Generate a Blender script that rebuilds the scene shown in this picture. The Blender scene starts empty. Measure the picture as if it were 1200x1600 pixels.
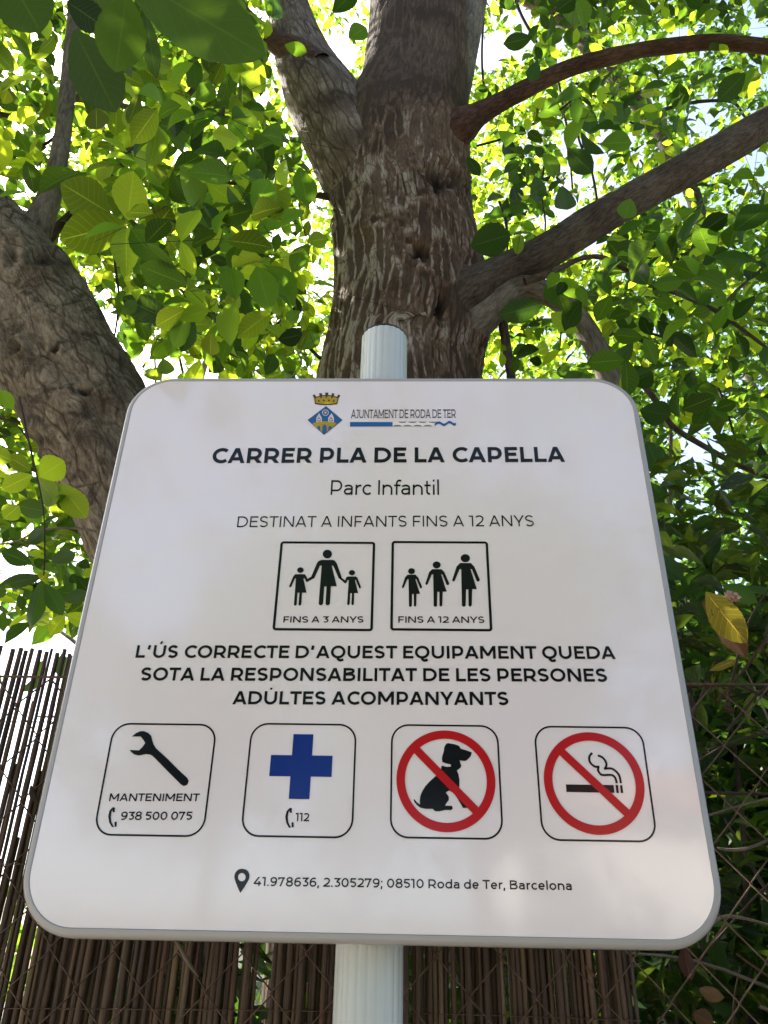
import bpy, bmesh, math, random
import numpy as np
from mathutils import Matrix, Vector
from mathutils.geometry import tessellate_polygon

rng = np.random.default_rng(7)
random.seed(7)
scene = bpy.context.scene
COL = scene.collection

# ------------------------------------------------------------------ camera
F = 1269.35                                   # focal length in photo pixels (1200 x 1600)
RW = np.array([[0.9995557097486304, 0.023038052695793655, 0.01891114054988357],
               [0.0047407590139537355, 0.5035169384429292, -0.8639723478821711],
               [-0.029426320070359325, 0.8636781465505802, 0.5031840129197981]])
CAM = np.array([0.03286675666308586, -0.7608267788680041, 1.5])
Z0 = 1.536496311984773                        # lower edge of the sign's flat face
S = 0.588                                     # side of the flat face
cd = bpy.data.cameras.new('camera')
cam = bpy.data.objects.new('camera', cd); COL.objects.link(cam)
cd.sensor_fit = 'AUTO'; cd.sensor_width = 36.0; cd.lens = F * 36.0 / 1600.0
cd.clip_start = 0.02; cd.clip_end = 600
m3 = np.stack([RW.T @ [1, 0, 0], RW.T @ [0, -1, 0], RW.T @ [0, 0, -1]], 1)
mw = Matrix([list(m3[i]) + [CAM[i]] for i in range(3)] + [[0, 0, 0, 1]])
cam.matrix_world = mw
scene.camera = cam

# ------------------------------------------------------------------ sky, sun, exposure
SUN_EL, SUN_AZ = math.radians(48), math.radians(-46)     # azimuth from +Y towards +X
world = bpy.data.worlds.new('World'); scene.world = world; world.use_nodes = True
wn = world.node_tree.nodes; wl = world.node_tree.links
bg = wn['Background']; sky = wn.new('ShaderNodeTexSky'); sky.sky_type = 'NISHITA'
sky.sun_disc = False; sky.sun_elevation = SUN_EL; sky.sun_rotation = SUN_AZ
sky.dust_density = 4.5; sky.air_density = 1.0; sky.altitude = 400
wl.new(sky.outputs[0], bg.inputs[0]); bg.inputs[1].default_value = 0.10
sd = bpy.data.lights.new('sun', 'SUN'); sun = bpy.data.objects.new('sun', sd); COL.objects.link(sun)
sd.energy = 5.0; sd.angle = math.radians(0.53); sd.color = (1.0, 0.95, 0.86)
sdir = Vector((math.sin(SUN_AZ) * math.cos(SUN_EL), math.cos(SUN_AZ) * math.cos(SUN_EL), math.sin(SUN_EL)))
sun.rotation_euler = sdir.to_track_quat('Z', 'Y').to_euler(); sun.location = (-6, 8, 14)
scene.view_settings.view_transform = 'Standard'; scene.view_settings.look = 'None'
scene.view_settings.exposure = 2.22; scene.view_settings.gamma = 1.0
scene.view_settings.use_curve_mapping = False
scene.render.engine = 'CYCLES'
cy = scene.cycles
cy.max_bounces = 7; cy.diffuse_bounces = 4; cy.glossy_bounces = 3; cy.transmission_bounces = 4
cy.transparent_max_bounces = 6; cy.sample_clamp_indirect = 6.0
try:
    cy.use_denoising = True; cy.denoiser = 'OPENIMAGEDENOISE'
except Exception: pass

# ------------------------------------------------------------------ projection helpers
def ray(px, py):
    return RW.T @ np.array([(px - 600) / F, (py - 800) / F, 1.0])
def at(px, py, Y):                            # point on the vertical plane y = Y seen at that pixel
    d = ray(px, py); return CAM + d * ((Y - CAM[1]) / d[1])
def depth(P): return float((RW @ (np.asarray(P) - CAM))[2])
def proj(P):
    q = (np.asarray(P) - CAM) @ RW.T
    z = np.maximum(q[..., 2], 1e-3)
    return q[..., 0] / z * F + 600, q[..., 1] / z * F + 800, q[..., 2]

# ------------------------------------------------------------------ object helpers
def tag(o, label=None, cat=None, group=None, kind=None):
    if label: o['label'] = label
    if cat: o['category'] = cat
    if group: o['group'] = group
    if kind: o['kind'] = kind
    return o
def empty(name, loc, label, cat, group=None):
    o = bpy.data.objects.new(name, None); COL.objects.link(o); o.location = loc
    o.empty_display_size = 0.1
    return tag(o, label, cat, group)
def link(name, me, parent=None, mat=None, M=None):
    o = bpy.data.objects.new(name, me); COL.objects.link(o)
    if mat and not len(me.materials): me.materials.append(mat)
    if parent is not None:
        o.parent = parent
        if parent.parent is None: o.matrix_parent_inverse = Matrix.Translation(-Vector(parent.location))
    if M is not None: o.matrix_basis = M
    return o
def mesh(name, v, f, attrs=None, smooth=True):
    me = bpy.data.meshes.new(name)
    v = np.asarray(v, dtype=np.float32); f = np.asarray(f, dtype=np.int32)
    k = f.shape[1]
    me.vertices.add(len(v)); me.vertices.foreach_set('co', v.ravel())
    me.loops.add(f.size); me.loops.foreach_set('vertex_index', f.ravel())
    me.polygons.add(len(f)); me.polygons.foreach_set('loop_start', np.arange(0, f.size, k, dtype=np.int32))
    me.polygons.foreach_set('use_smooth', np.full(len(f), smooth))
    me.update(calc_edges=True)
    for nm, (typ, data) in (attrs or {}).items():
        a = me.attributes.new(nm, typ, 'POINT')
        a.data.foreach_set('vector' if typ == 'FLOAT_VECTOR' else 'value', np.asarray(data, dtype=np.float32).ravel())
    return me
def polymesh(name, v, faces, smooth=False):
    me = bpy.data.meshes.new(name); me.from_pydata([tuple(map(float, p)) for p in v], [], faces)
    if smooth: me.polygons.foreach_set('use_smooth', [True] * len(me.polygons))
    me.update(); return me
def box(x0, x1, y0, y1, z0, z1):
    v = [(x, y, z) for x in (x0, x1) for y in (y0, y1) for z in (z0, z1)]
    return v, [(0, 1, 3, 2), (4, 6, 7, 5), (0, 4, 5, 1), (2, 3, 7, 6), (0, 2, 6, 4), (1, 5, 7, 3)]
def catmull(P, n):
    P = np.asarray(P, float); Q = np.vstack([2 * P[0] - P[1], P, 2 * P[-1] - P[-2]]); out = []
    for i in range(1, len(Q) - 2):
        t = np.linspace(0, 1, n, endpoint=False)[:, None]
        a, b, c, d = Q[i - 1], Q[i], Q[i + 1], Q[i + 2]
        out.append(0.5 * (2 * b + (c - a) * t + (2 * a - 5 * b + 4 * c - d) * t ** 2 + (3 * b - a - 3 * c + d) * t ** 3))
    out.append(Q[-2][None]); return np.vstack(out)
def smoothnoise(u, v, seed, fu, fv, octaves=3):
    r = np.random.default_rng(seed); out = np.zeros(np.broadcast(u, v).shape)
    for o in range(octaves):
        for _ in range(4):
            k1 = r.integers(1, int(fu * 2 ** o) + 2); k2 = r.normal() * fv * 2 ** o
            out = out + np.sin(k1 * u + k2 * v + r.uniform(0, 6.28)) * 0.5 ** o
    return out / 4
def tube_data(P, R, ns, bump=0.0, seed=0, hook=None, cap=True):
    P = np.asarray(P, float); R = np.asarray(R, float); n = len(P)
    T = np.gradient(P, axis=0); T /= np.linalg.norm(T, axis=1)[:, None]
    ref = np.array([0, 1.0, 0]) if abs(T[0][1]) < .8 else np.array([1.0, 0, 0])
    N = np.zeros_like(P); cur = ref - T[0] * (ref @ T[0]); cur /= np.linalg.norm(cur)
    for i in range(n):
        cur = cur - T[i] * (cur @ T[i]); cur /= np.linalg.norm(cur); N[i] = cur
    B = np.cross(T, N)
    th = np.linspace(0, 2 * math.pi, ns, endpoint=False)
    L = np.concatenate([[0], np.cumsum(np.linalg.norm(np.diff(P, axis=0), axis=1))])
    U, V = np.meshgrid(th, L)
    rr = np.repeat(R[:, None], ns, 1)
    if bump: rr = rr * (1 + bump * smoothnoise(U, V, seed, 3, 2.0 / max(R.mean(), .01) * .25))
    extra = None
    if hook is not None: rr, extra = hook(U, V, rr)
    pos = P[:, None] + rr[..., None] * (np.cos(U)[..., None] * N[:, None] + np.sin(U)[..., None] * B[:, None])
    Rm = float(R.mean())
    bk = np.stack([np.cos(U) * Rm, np.sin(U) * Rm, V], -1)
    idx = np.arange(n * ns).reshape(n, ns); nx = np.roll(idx, -1, 1)
    f = np.stack([idx[:-1], nx[:-1], nx[1:], idx[1:]], -1).reshape(-1, 4)
    v = pos.reshape(-1, 3); b = bk.reshape(-1, 3)
    if cap:                                                # close both ends with a centre point
        c0 = len(v); v = np.vstack([v, P[0], P[-1] + T[-1] * R[-1] * .5]); b = np.vstack([b, [0, 0, 0], [0, 0, L[-1]]])
        a = idx[0]; z = idx[-1]; an = np.roll(a, -1); zn = np.roll(z, -1)
        f = np.vstack([f, np.stack([an, a, np.full(ns, c0), np.full(ns, c0)], -1)[:0]])
        tri = [(an[i], a[i], c0) for i in range(ns)] + [(z[i], zn[i], c0 + 1) for i in range(ns)]
        f = np.vstack([f, [(t[0], t[1], t[2], t[2]) for t in tri][:0]]) if False else f
        capf = np.array(tri)
    else: capf = None
    return v, f, b, (extra.reshape(-1) if extra is not None else None), capf
def tube(name, P, R, ns, parent, mat, bump=0.0, seed=0, hook=None, M=None):
    v, f, b, ex, capf = tube_data(P, R, ns, bump, seed, hook)
    if ex is None: ex = np.zeros(len(v))
    elif len(ex) < len(v): ex = np.concatenate([ex, np.zeros(len(v) - len(ex))])
    me = mesh(name, v, f, {'bk': ('FLOAT_VECTOR', b), 'hole': ('FLOAT', ex)})
    return link(name, me, parent, mat, M)

# ------------------------------------------------------------------ materials
def nodes(name):
    m = bpy.data.materials.new(name); m.use_nodes = True
    nt = m.node_tree; return m, nt, nt.nodes['Principled BSDF'], nt.nodes['Material Output']
def N(nt, t, **kw):
    n = nt.nodes.new(t)
    for k, v in kw.items():
        if k in n.inputs.keys() if hasattr(n.inputs, 'keys') else False: n.inputs[k].default_value = v
        else: setattr(n, k, v)
    return n
def math_(nt, op, a, b=None, c=None, clamp=False):
    n = nt.nodes.new('ShaderNodeMath'); n.operation = op; n.use_clamp = clamp
    for i, x in enumerate((a, b, c)):
        if x is None: continue
        if isinstance(x, (int, float)): n.inputs[i].default_value = x
        else: nt.links.new(x, n.inputs[i])
    return n.outputs[0]
def ramp(nt, fac, stops):
    n = nt.nodes.new('ShaderNodeValToRGB'); e = n.color_ramp.elements
    while len(e) < len(stops): e.new(0.5)
    for i, (p, c) in enumerate(stops):
        e[i].position = p; e[i].color = (c[0], c[1], c[2], 1) if len(c) == 3 else c
    nt.links.new(fac, n.inputs[0]); return n.outputs[0]
def mix(nt, fac, a, b, typ='MIX'):
    n = nt.nodes.new('ShaderNodeMix'); n.data_type = 'RGBA'; n.blend_type = typ
    for i, x in ((0, fac), (6, a), (7, b)):
        if isinstance(x, (int, float)): n.inputs[i].default_value = x
        elif isinstance(x, tuple): n.inputs[i].default_value = (*x, 1)
        else: nt.links.new(x, n.inputs[i])
    return n.outputs[2]
def noise(nt, vec, scale, detail=4, rough=.55, dist=0.0):
    n = nt.nodes.new('ShaderNodeTexNoise'); n.inputs['Scale'].default_value = scale
    n.inputs['Detail'].default_value = detail; n.inputs['Roughness'].default_value = rough
    n.inputs['Distortion'].default_value = dist
    if vec is not None: nt.links.new(vec, n.inputs['Vector'])
    return n
def vmath(nt, op, a, b):
    n = nt.nodes.new('ShaderNodeVectorMath'); n.operation = op
    for i, x in enumerate((a, b)):
        if isinstance(x, tuple): n.inputs[i].default_value = x
        else: nt.links.new(x, n.inputs[i])
    return n.outputs[0]
def attr(nt, name, out='Vector'):
    n = nt.nodes.new('ShaderNodeAttribute'); n.attribute_name = name; return n.outputs[out]
def simple(name, col, rough=.5, metal=0.0, spec=.38):
    m, nt, b, o = nodes(name)
    b.inputs['Base Color'].default_value = (*col, 1); b.inputs['Roughness'].default_value = rough
    b.inputs['Metallic'].default_value = metal; b.inputs['Specular IOR Level'].default_value = spec
    return m

def bark_mat(name, dark, mid, light, sx, sz, disp, ridge=0.5, patch=None, fine=90.0, aniso=.16, wamp=.05, e0=.03, e1=.13, net=0.0, gain=1.0, ztop=None, crackle=.0):
    m, nt, b, out = nodes(name)
    p = attr(nt, 'bk')
    warp = noise(nt, p, 4.0, 2)
    w = vmath(nt, 'SCALE', vmath(nt, 'SUBTRACT', warp.outputs['Color'], (.5, .5, .5)), (0, 0, 0))
    w.node.inputs['Scale'].default_value = wamp
    q = vmath(nt, 'MULTIPLY', vmath(nt, 'ADD', p, w), (sx, sx, sz))
    vo = nt.nodes.new('ShaderNodeTexVoronoi'); vo.feature = 'DISTANCE_TO_EDGE'; vo.inputs['Scale'].default_value = 1
    nt.links.new(q, vo.inputs['Vector'])
    vo2 = nt.nodes.new('ShaderNodeTexVoronoi'); vo2.feature = 'F1'; vo2.inputs['Scale'].default_value = 1.9
    nt.links.new(q, vo2.inputs['Vector'])
    big = noise(nt, p, 3.0, 3).outputs[0]
    st = vmath(nt, 'MULTIPLY', p, (fine, fine, fine * aniso))
    fib = noise(nt, st, 1.0, 8, .70).outputs[0]
    mr = nt.nodes.new('ShaderNodeMapRange'); mr.interpolation_type = 'SMOOTHSTEP'
    nt.links.new(vo.outputs['Distance'], mr.inputs[0]); mr.inputs[1].default_value = e0; mr.inputs[2].default_value = e1
    plate = math_(nt, 'MULTIPLY', mr.outputs[0], math_(nt, 'SUBTRACT', 1.15, math_(nt, 'MULTIPLY', vo2.outputs['Distance'], .8)))
    vo3 = nt.nodes.new('ShaderNodeTexVoronoi'); vo3.feature = 'DISTANCE_TO_EDGE'; vo3.inputs['Scale'].default_value = 2.7
    nt.links.new(vmath(nt, 'MULTIPLY', q, (1, 1, 1.6)), vo3.inputs['Vector'])
    crk = math_(nt, 'MULTIPLY', vo3.outputs['Distance'], 7.0, clamp=True)
    msk = noise(nt, p, 4.5, 4, .6).outputs[0]
    soft = ramp(nt, msk, [(.38, (.35, .35, .35)), (.58, (1, 1, 1))])
    plate = math_(nt, 'MULTIPLY', plate, math_(nt, 'ADD', .62, math_(nt, 'MULTIPLY', crk, .38)))
    plate = math_(nt, 'MULTIPLY', plate, soft)
    if net:                                                # pale anastomosing ridges over brown hollows, mostly on one flank
        se = nt.nodes.new('ShaderNodeSeparateXYZ'); nt.links.new(p, se.inputs[0])
        mr2 = nt.nodes.new('ShaderNodeMapRange'); mr2.interpolation_type = 'SMOOTHSTEP'
        nt.links.new(vo.outputs['Distance'], mr2.inputs[0]); mr2.inputs[1].default_value = .05; mr2.inputs[2].default_value = .15
        mr2.inputs[3].default_value = 1; mr2.inputs[4].default_value = .06
        side = math_(nt, 'ADD', math_(nt, 'MULTIPLY', se.outputs[1], 1.6), math_(nt, 'MULTIPLY', math_(nt, 'SUBTRACT', noise(nt, p, 3.5, 4, .6).outputs[0], .5), 3.2))
        side = ramp(nt, math_(nt, 'ADD', side, .5), [(.30, (0, 0, 0)), (.55, (1, 1, 1))])
        crk2 = math_(nt, 'MULTIPLY', mr2.outputs[0], math_(nt, 'ADD', .7, math_(nt, 'MULTIPLY', crk, .3)))
        mx = nt.nodes.new('ShaderNodeMix'); mx.data_type = 'FLOAT'; nt.links.new(math_(nt, 'MULTIPLY', side, net), mx.inputs[0]); nt.links.new(plate, mx.inputs[2]); nt.links.new(crk2, mx.inputs[3])
        plate = mx.outputs[0]
    if ztop:                                               # bark gets finer and smoother further up
        sz_ = nt.nodes.new('ShaderNodeSeparateXYZ'); nt.links.new(p, sz_.inputs[0])
        up = nt.nodes.new('ShaderNodeMapRange'); nt.links.new(math_(nt, 'ADD', sz_.outputs[2], math_(nt, 'MULTIPLY', msk, .8)), up.inputs[0])
        up.inputs[1].default_value = ztop + .2; up.inputs[2].default_value = ztop + 1.0; up.inputs[3].default_value = 1; up.inputs[4].default_value = .32
        plate = math_(nt, 'MULTIPLY', plate, up.outputs[0])
    h = math_(nt, 'ADD', math_(nt, 'MULTIPLY', plate, ridge), math_(nt, 'MULTIPLY', fib, 1 - ridge))
    sel = math_(nt, 'ADD', math_(nt, 'MULTIPLY', math_(nt, 'ADD', math_(nt, 'MULTIPLY', math_(nt, 'SUBTRACT', h, .45), gain), .45), .75), math_(nt, 'MULTIPLY', math_(nt, 'SUBTRACT', big, .5), .9), clamp=True)
    col = ramp(nt, sel, [(0.10, dark), (0.36, mid), (0.66, light)])
    col = mix(nt, math_(nt, 'MULTIPLY', math_(nt, 'SUBTRACT', 1.0, math_(nt, 'MULTIPLY', vo3.outputs['Distance'], 14.0, clamp=True)), crackle), col, dark)
    mot = noise(nt, p, 160.0, 3).outputs[0]
    col = mix(nt, math_(nt, 'MULTIPLY', mot, .5), col, tuple(c * .45 for c in mid), 'MIX')
    if patch:
        pn = noise(nt, p, 7.0, 5, .7, 1.5).outputs[0]
        col = mix(nt, ramp(nt, pn, [(0.52, (0, 0, 0)), (0.62, (.85, .85, .85))]), col, patch)
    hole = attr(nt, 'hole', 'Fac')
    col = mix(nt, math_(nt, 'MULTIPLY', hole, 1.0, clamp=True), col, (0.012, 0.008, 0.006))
    nt.links.new(col, b.inputs['Base Color']); b.inputs['Roughness'].default_value = .9
    b.inputs['Specular IOR Level'].default_value = .15
    if disp:
        d = nt.nodes.new('ShaderNodeDisplacement'); d.inputs['Midlevel'].default_value = .5; d.inputs['Scale'].default_value = disp
        nt.links.new(math_(nt, 'ADD', h, math_(nt, 'MULTIPLY', mot, .12)), d.inputs['Height'])
        nt.links.new(d.outputs[0], out.inputs['Displacement']); m.displacement_method = 'BOTH'
    else:
        bp = nt.nodes.new('ShaderNodeBump'); bp.inputs['Distance'].default_value = .006; bp.inputs['Strength'].default_value = .8
        nt.links.new(h, bp.inputs['Height']); nt.links.new(bp.outputs[0], b.inputs['Normal'])
    return m
M_bark = bark_mat('furrowed_bark', (.055, .034, .023), (.20, .130, .092), (.52, .44, .37), 23, 2.7, .018, .62, wamp=.055, e0=.04, e1=.12, net=.85, ztop=5.0, gain=1.15, crackle=.55)
M_limb = bark_mat('fibrous_bark', (.05, .034, .025), (.17, .12, .088), (.36, .295, .24), 24, 3.0, .011, .38, fine=80, gain=1.5, e0=.02, e1=.09)
M_bark2 = bark_mat('lichen_bark', (.045, .033, .025), (.19, .15, .115), (.38, .32, .26), 18, 4.5, .015, .26, patch=(.05, .038, .03), fine=70, aniso=.42, wamp=.13, e0=.0, e1=.07, gain=2.0)
M_branch = bark_mat('branch_bark', (.028, .019, .014), (.095, .070, .054), (.20, .16, .13), 26, 6, 0, .12, fine=110, aniso=.2, gain=1.7, wamp=.1)
M_redbranch = bark_mat('red_branch_bark', (.025, .013, .009), (.095, .048, .034), (.20, .11, .078), 26, 6, 0, .12, fine=110, aniso=.2, gain=1.7, wamp=.1)
M_greybranch = bark_mat('grey_branch_bark', (.06, .045, .036), (.19, .155, .125), (.36, .31, .26), 24, 5, 0, .15, fine=100, aniso=.2, gain=1.7, wamp=.1)
M_twig = simple('twig_bark', (.045, .030, .022), .85, spec=.2)

def leaf_mat(name, refl, trans, tfac, rough=.5, yellow=(.5, .45, .03), spots=None, veins=True):
    m, nt, b, out = nodes(name)
    oi = nt.nodes.new('ShaderNodeObjectInfo')
    r = math_(nt, 'FRACT', math_(nt, 'ADD', attr(nt, 'tint', 'Fac'), oi.outputs['Random']))
    r2 = math_(nt, 'FRACT', math_(nt, 'MULTIPLY', r, 7.31))
    def vary(c, y):
        a = ramp(nt, r, [(0, tuple(x * .35 for x in c)), (.45, tuple(x * .85 for x in c)), (.75, tuple(x * 1.1 for x in c)), (.93, (c[0] * 1.25, c[1] * 1.22, c[2] * 1.0)), (1.0, (c[0] * 1.5, c[1] * 1.28, c[2]))])
        return a
    cr = vary(refl, 0); ct = vary(trans, 1)
    uv = attr(nt, 'luv')
    sep = nt.nodes.new('ShaderNodeSeparateXYZ'); nt.links.new(uv, sep.inputs[0])
    ax = math_(nt, 'ABSOLUTE', sep.outputs[0])
    if veins:
        side = math_(nt, 'PINGPONG', math_(nt, 'SUBTRACT', math_(nt, 'MULTIPLY', sep.outputs[1], 9.0), math_(nt, 'MULTIPLY', ax, 1.9)), .5)
        sv = math_(nt, 'LESS_THAN', side, .05)
        mid = math_(nt, 'LESS_THAN', ax, .035)
        v = math_(nt, 'MAXIMUM', math_(nt, 'MULTIPLY', sv, .38), mid)
        ct = mix(nt, math_(nt, 'MULTIPLY', v, .55), ct, (trans[0] * 1.7, trans[1] * 1.45, trans[2] * 2.2))
        cr = mix(nt, math_(nt, 'MULTIPLY', v, .7), cr, (refl[0] * 2.6, refl[1] * 2.0, refl[2] * 2.0))
        bp = nt.nodes.new('ShaderNodeBump'); bp.inputs['Distance'].default_value = .0012; bp.inputs['Strength'].default_value = .5
        nn = noise(nt, uv, 4, 3).outputs[0]
        nt.links.new(math_(nt, 'ADD', v, nn), bp.inputs['Height']); nt.links.new(bp.outputs[0], b.inputs['Normal'])
    if spots:
        cb = nt.nodes.new('ShaderNodeCombineXYZ'); [nt.links.new(math_(nt, 'MULTIPLY', r, k_), cb.inputs[i_]) for i_, k_ in enumerate((37.0, 91.0, 53.0))]; cvec = cb.outputs[0]
        sn = noise(nt, vmath(nt, 'ADD', uv, cvec), spots[0], 4, .7).outputs[0]
        f = ramp(nt, sn, [(spots[1], (0, 0, 0)), (spots[1] + .06, (1, 1, 1))])
        cr = mix(nt, f, cr, spots[2]); ct = mix(nt, f, ct, tuple(x * .8 for x in spots[2]))
    nt.links.new(cr, b.inputs['Base Color']); b.inputs['Roughness'].default_value = rough
    b.inputs['Specular IOR Level'].default_value = .22
    tr = nt.nodes.new('ShaderNodeBsdfTranslucent'); nt.links.new(ct, tr.inputs[0])
    ms = nt.nodes.new('ShaderNodeMixShader'); ms.inputs[0].default_value = tfac
    nt.links.new(b.outputs[0], ms.inputs[1]); nt.links.new(tr.outputs[0], ms.inputs[2])
    nt.links.new(ms.outputs[0], out.inputs['Surface'])
    return m
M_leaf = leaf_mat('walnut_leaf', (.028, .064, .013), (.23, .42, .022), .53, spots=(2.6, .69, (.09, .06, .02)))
M_leaf_sun = leaf_mat('walnut_leaf_sunlit', (.036, .076, .013), (.56, .74, .034), .64)  # paler copy of the leaf: sun shining through put into the colour
M_leaf_d = leaf_mat('walnut_leaf_shaded', (.024, .055, .014), (.09, .20, .018), .45, spots=(2.6, .70, (.08, .05, .02)))  # darker copy of the leaf: shade put into the colour
M_near = leaf_mat('shaded_low_leaf', (.024, .050, .010), (.10, .19, .014), .45, .7)  # near leaves darkened and dulled, their shade put into the colour
M_near.node_tree.nodes['Principled BSDF'].inputs['Specular IOR Level'].default_value = .05
M_shrub = leaf_mat('shrub_leaf', (.018, .034, .008), (.14, .22, .016), .35, .4, spots=(3.2, .56, (.17, .19, .025)))
M_yellow = leaf_mat('yellowed_leaf', (.50, .42, .05), (.60, .48, .04), .4, .6, spots=(5.0, .62, (.10, .055, .02)))
M_dead = leaf_mat('dead_leaf', (.10, .050, .028), (.12, .05, .02), .25, .7)
M_dry = leaf_mat('dry_leaf', (.11, .072, .04), (.09, .055, .025), .3, .7)

def reed_mat():
    m, nt, b, out = nodes('reed')
    oi = nt.nodes.new('ShaderNodeObjectInfo')
    g = nt.nodes.new('ShaderNodeNewGeometry')
    p = vmath(nt, 'ADD', g.outputs['Position'], vmath(nt, 'SCALE', oi.outputs['Location'], (0, 0, 0)))
    base = ramp(nt, oi.outputs['Random'], [(0, (.04, .021, .011)), (.25, (.075, .040, .022)), (.5, (.11, .068, .036)), (.7, (.13, .060, .031)), (.85, (.21, .145, .078)), (1, (.09, .064, .037))])
    st = vmath(nt, 'MULTIPLY', p, (420, 420, 22)); n1 = noise(nt, st, 1, 4, .7).outputs[0]
    n2 = noise(nt, vmath(nt, 'MULTIPLY', p, (60, 60, 9)), 1, 4, .6).outputs[0]
    c = mix(nt, ramp(nt, n1, [(.35, (0, 0, 0)), (.7, (1, 1, 1))]), mix(nt, .55, base, (.02, .012, .008)), base)
    c = mix(nt, ramp(nt, n2, [(.5, (0, 0, 0)), (.66, (.75, .75, .75))]), c, (.045, .030, .022))
    nt.links.new(c, b.inputs['Base Color']); b.inputs['Roughness'].default_value = .62
    bp = nt.nodes.new('ShaderNodeBump'); bp.inputs['Distance'].default_value = .0006; nt.links.new(n1, bp.inputs['Height'])
    nt.links.new(bp.outputs[0], b.inputs['Normal']); return m
M_reed = reed_mat()
def wire_mat():
    m, nt, b, out = nodes('rusty_wire')
    g = nt.nodes.new('ShaderNodeNewGeometry'); n1 = noise(nt, g.outputs['Position'], 60, 5, .7).outputs[0]
    nt.links.new(ramp(nt, n1, [(.3, (.03, .02, .015)), (.55, (.10, .055, .035)), (.75, (.17, .13, .10))]), b.inputs['Base Color'])
    b.inputs['Roughness'].default_value = .7; b.inputs['Metallic'].default_value = .25; return m
M_wire = wire_mat()

def enamel():
    m, nt, b, out = nodes('white_enamel')
    g = nt.nodes.new('ShaderNodeNewGeometry')
    n0 = noise(nt, g.outputs['Position'], 5, 4).outputs[0]
    nt.links.new(ramp(nt, n0, [(.3, (.82, .725, .745)), (.7, (.85, .755, .775))]), b.inputs['Base Color'])
    b.inputs['Coat Weight'].default_value = 1.0; b.inputs['Coat IOR'].default_value = 1.75; b.inputs['Coat Roughness'].default_value = .07; b.inputs['Roughness'].default_value = .2; b.inputs['Specular IOR Level'].default_value = .95
    n1 = noise(nt, g.outputs['Position'], 210, 2, .5).outputs[0]
    n2 = noise(nt, g.outputs['Position'], 9, 2, .5).outputs[0]
    bp = nt.nodes.new('ShaderNodeBump'); bp.inputs['Distance'].default_value = .00013; bp.inputs['Strength'].default_value = .55
    nt.links.new(math_(nt, 'ADD', n1, math_(nt, 'MULTIPLY', n2, 6.0)), bp.inputs['Height'])
    nt.links.new(bp.outputs[0], b.inputs['Normal']); return m
M_enamel = enamel()
M_rim = simple('grey_rim_enamel', (.36, .345, .355), .22)
M_pole = simple('white_pole_paint', (.53, .555, .545), .26)
M_black = simple('black_print', (.008, .008, .012), .12)
M_red = simple('red_print', (.46, .012, .018), .12)
M_blue = simple('blue_print', (.006, .028, .20), .12)
M_lblue = simple('crest_blue_print', (.02, .11, .32), .25)
M_gold = simple('gold_print', (.42, .29, .015), .3)
M_brown = simple('brown_print', (.07, .035, .012), .3)
M_cream = simple('pale_print', (.62, .58, .60), .3)
M_white = simple('white_print', (.80, .79, .79), .25)
M_grey = simple('grey_print', (.20, .14, .15), .3)
M_galv = simple('galvanised_steel', (.45, .46, .47), .45, .8)

# ------------------------------------------------------------------ ground
def ground():
    n = 60; xs = np.concatenate([-np.geomspace(220, .5, 30), np.geomspace(.5, 220, 30)])
    X, Y = np.meshgrid(xs, xs)
    Z = np.where(np.hypot(X, Y) < 40, .015 * np.sin(X * 1.7) * np.cos(Y * 1.3), .4 * np.sin(X * .03) * np.cos(Y * .02))
    Z = Z - .02
    idx = np.arange(n * n).reshape(n, n)
    f = np.stack([idx[:-1, :-1], idx[:-1, 1:], idx[1:, 1:], idx[1:, :-1]], -1).reshape(-1, 4)
    m, nt, b, out = nodes('sandy_ground')
    g = nt.nodes.new('ShaderNodeNewGeometry')
    a = noise(nt, g.outputs['Position'], .35, 6, .6).outputs[0]; c = noise(nt, g.outputs['Position'], 30, 5, .7).outputs[0]
    sand = ramp(nt, c, [(.3, (.235, .205, .175)), (.7, (.385, .345, .30))])
    grass = ramp(nt, c, [(.3, (.04, .06, .015)), (.7, (.09, .12, .03))])
    col = mix(nt, ramp(nt, a, [(.50, (0, 0, 0)), (.60, (1, 1, 1))]), sand, grass)
    nt.links.new(col, b.inputs['Base Color']); b.inputs['Roughness'].default_value = .95
    bp = nt.nodes.new('ShaderNodeBump'); bp.inputs['Distance'].default_value = .02; nt.links.new(c, bp.inputs['Height']); nt.links.new(bp.outputs[0], b.inputs['Normal'])
    o = link('ground', mesh('ground', np.stack([X, Y, Z], -1).reshape(-1, 3), f), None, m)
    tag(o, kind='structure')
ground()

# ------------------------------------------------------------------ SIGN
sign = empty('playground_sign', (0, .055, 0), 'white square playground notice board with rounded corners on a fluted white pole', 'sign')
def rr_loop(off, y, n=14, R=.045):
    h = S / 2 + off; r = R + off; cx = h - r; out = []
    for k, (sx, sz) in enumerate(((1, 1), (-1, 1), (-1, -1), (1, -1))):
        for i in range(n + 1):
            a = math.pi / 2 * (k + i / n)
            out.append((sx * cx + r * math.cos(a), y, Z0 + S / 2 + sz * cx + r * math.sin(a)))
    return out
def loops_mesh(name, loops, mat, close_front=False, close_back=False, smooth=True):
    n = len(loops[0]); v = [p for l in loops for p in l]; f = []
    for i in range(len(loops) - 1):
        for j in range(n):
            a, b_ = i * n + j, i * n + (j + 1) % n
            f.append((a, a + n, b_ + n, b_))
    if close_front: f.append(tuple(range(n - 1, -1, -1))[::-1])
    if close_back: f.append(tuple(range((len(loops) - 1) * n, len(loops) * n))[::-1])
    me = bpy.data.meshes.new(name); me.from_pydata(v, [], f)
    me.polygons.foreach_set('use_smooth', [smooth and len(q) == 4 for q in f]); me.update()
    return link(name, me, sign, mat)
loops_mesh('panel', [rr_loop(-.0004, 0), rr_loop(-.0004, .0012), ], M_enamel, close_front=True, smooth=False)
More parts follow.
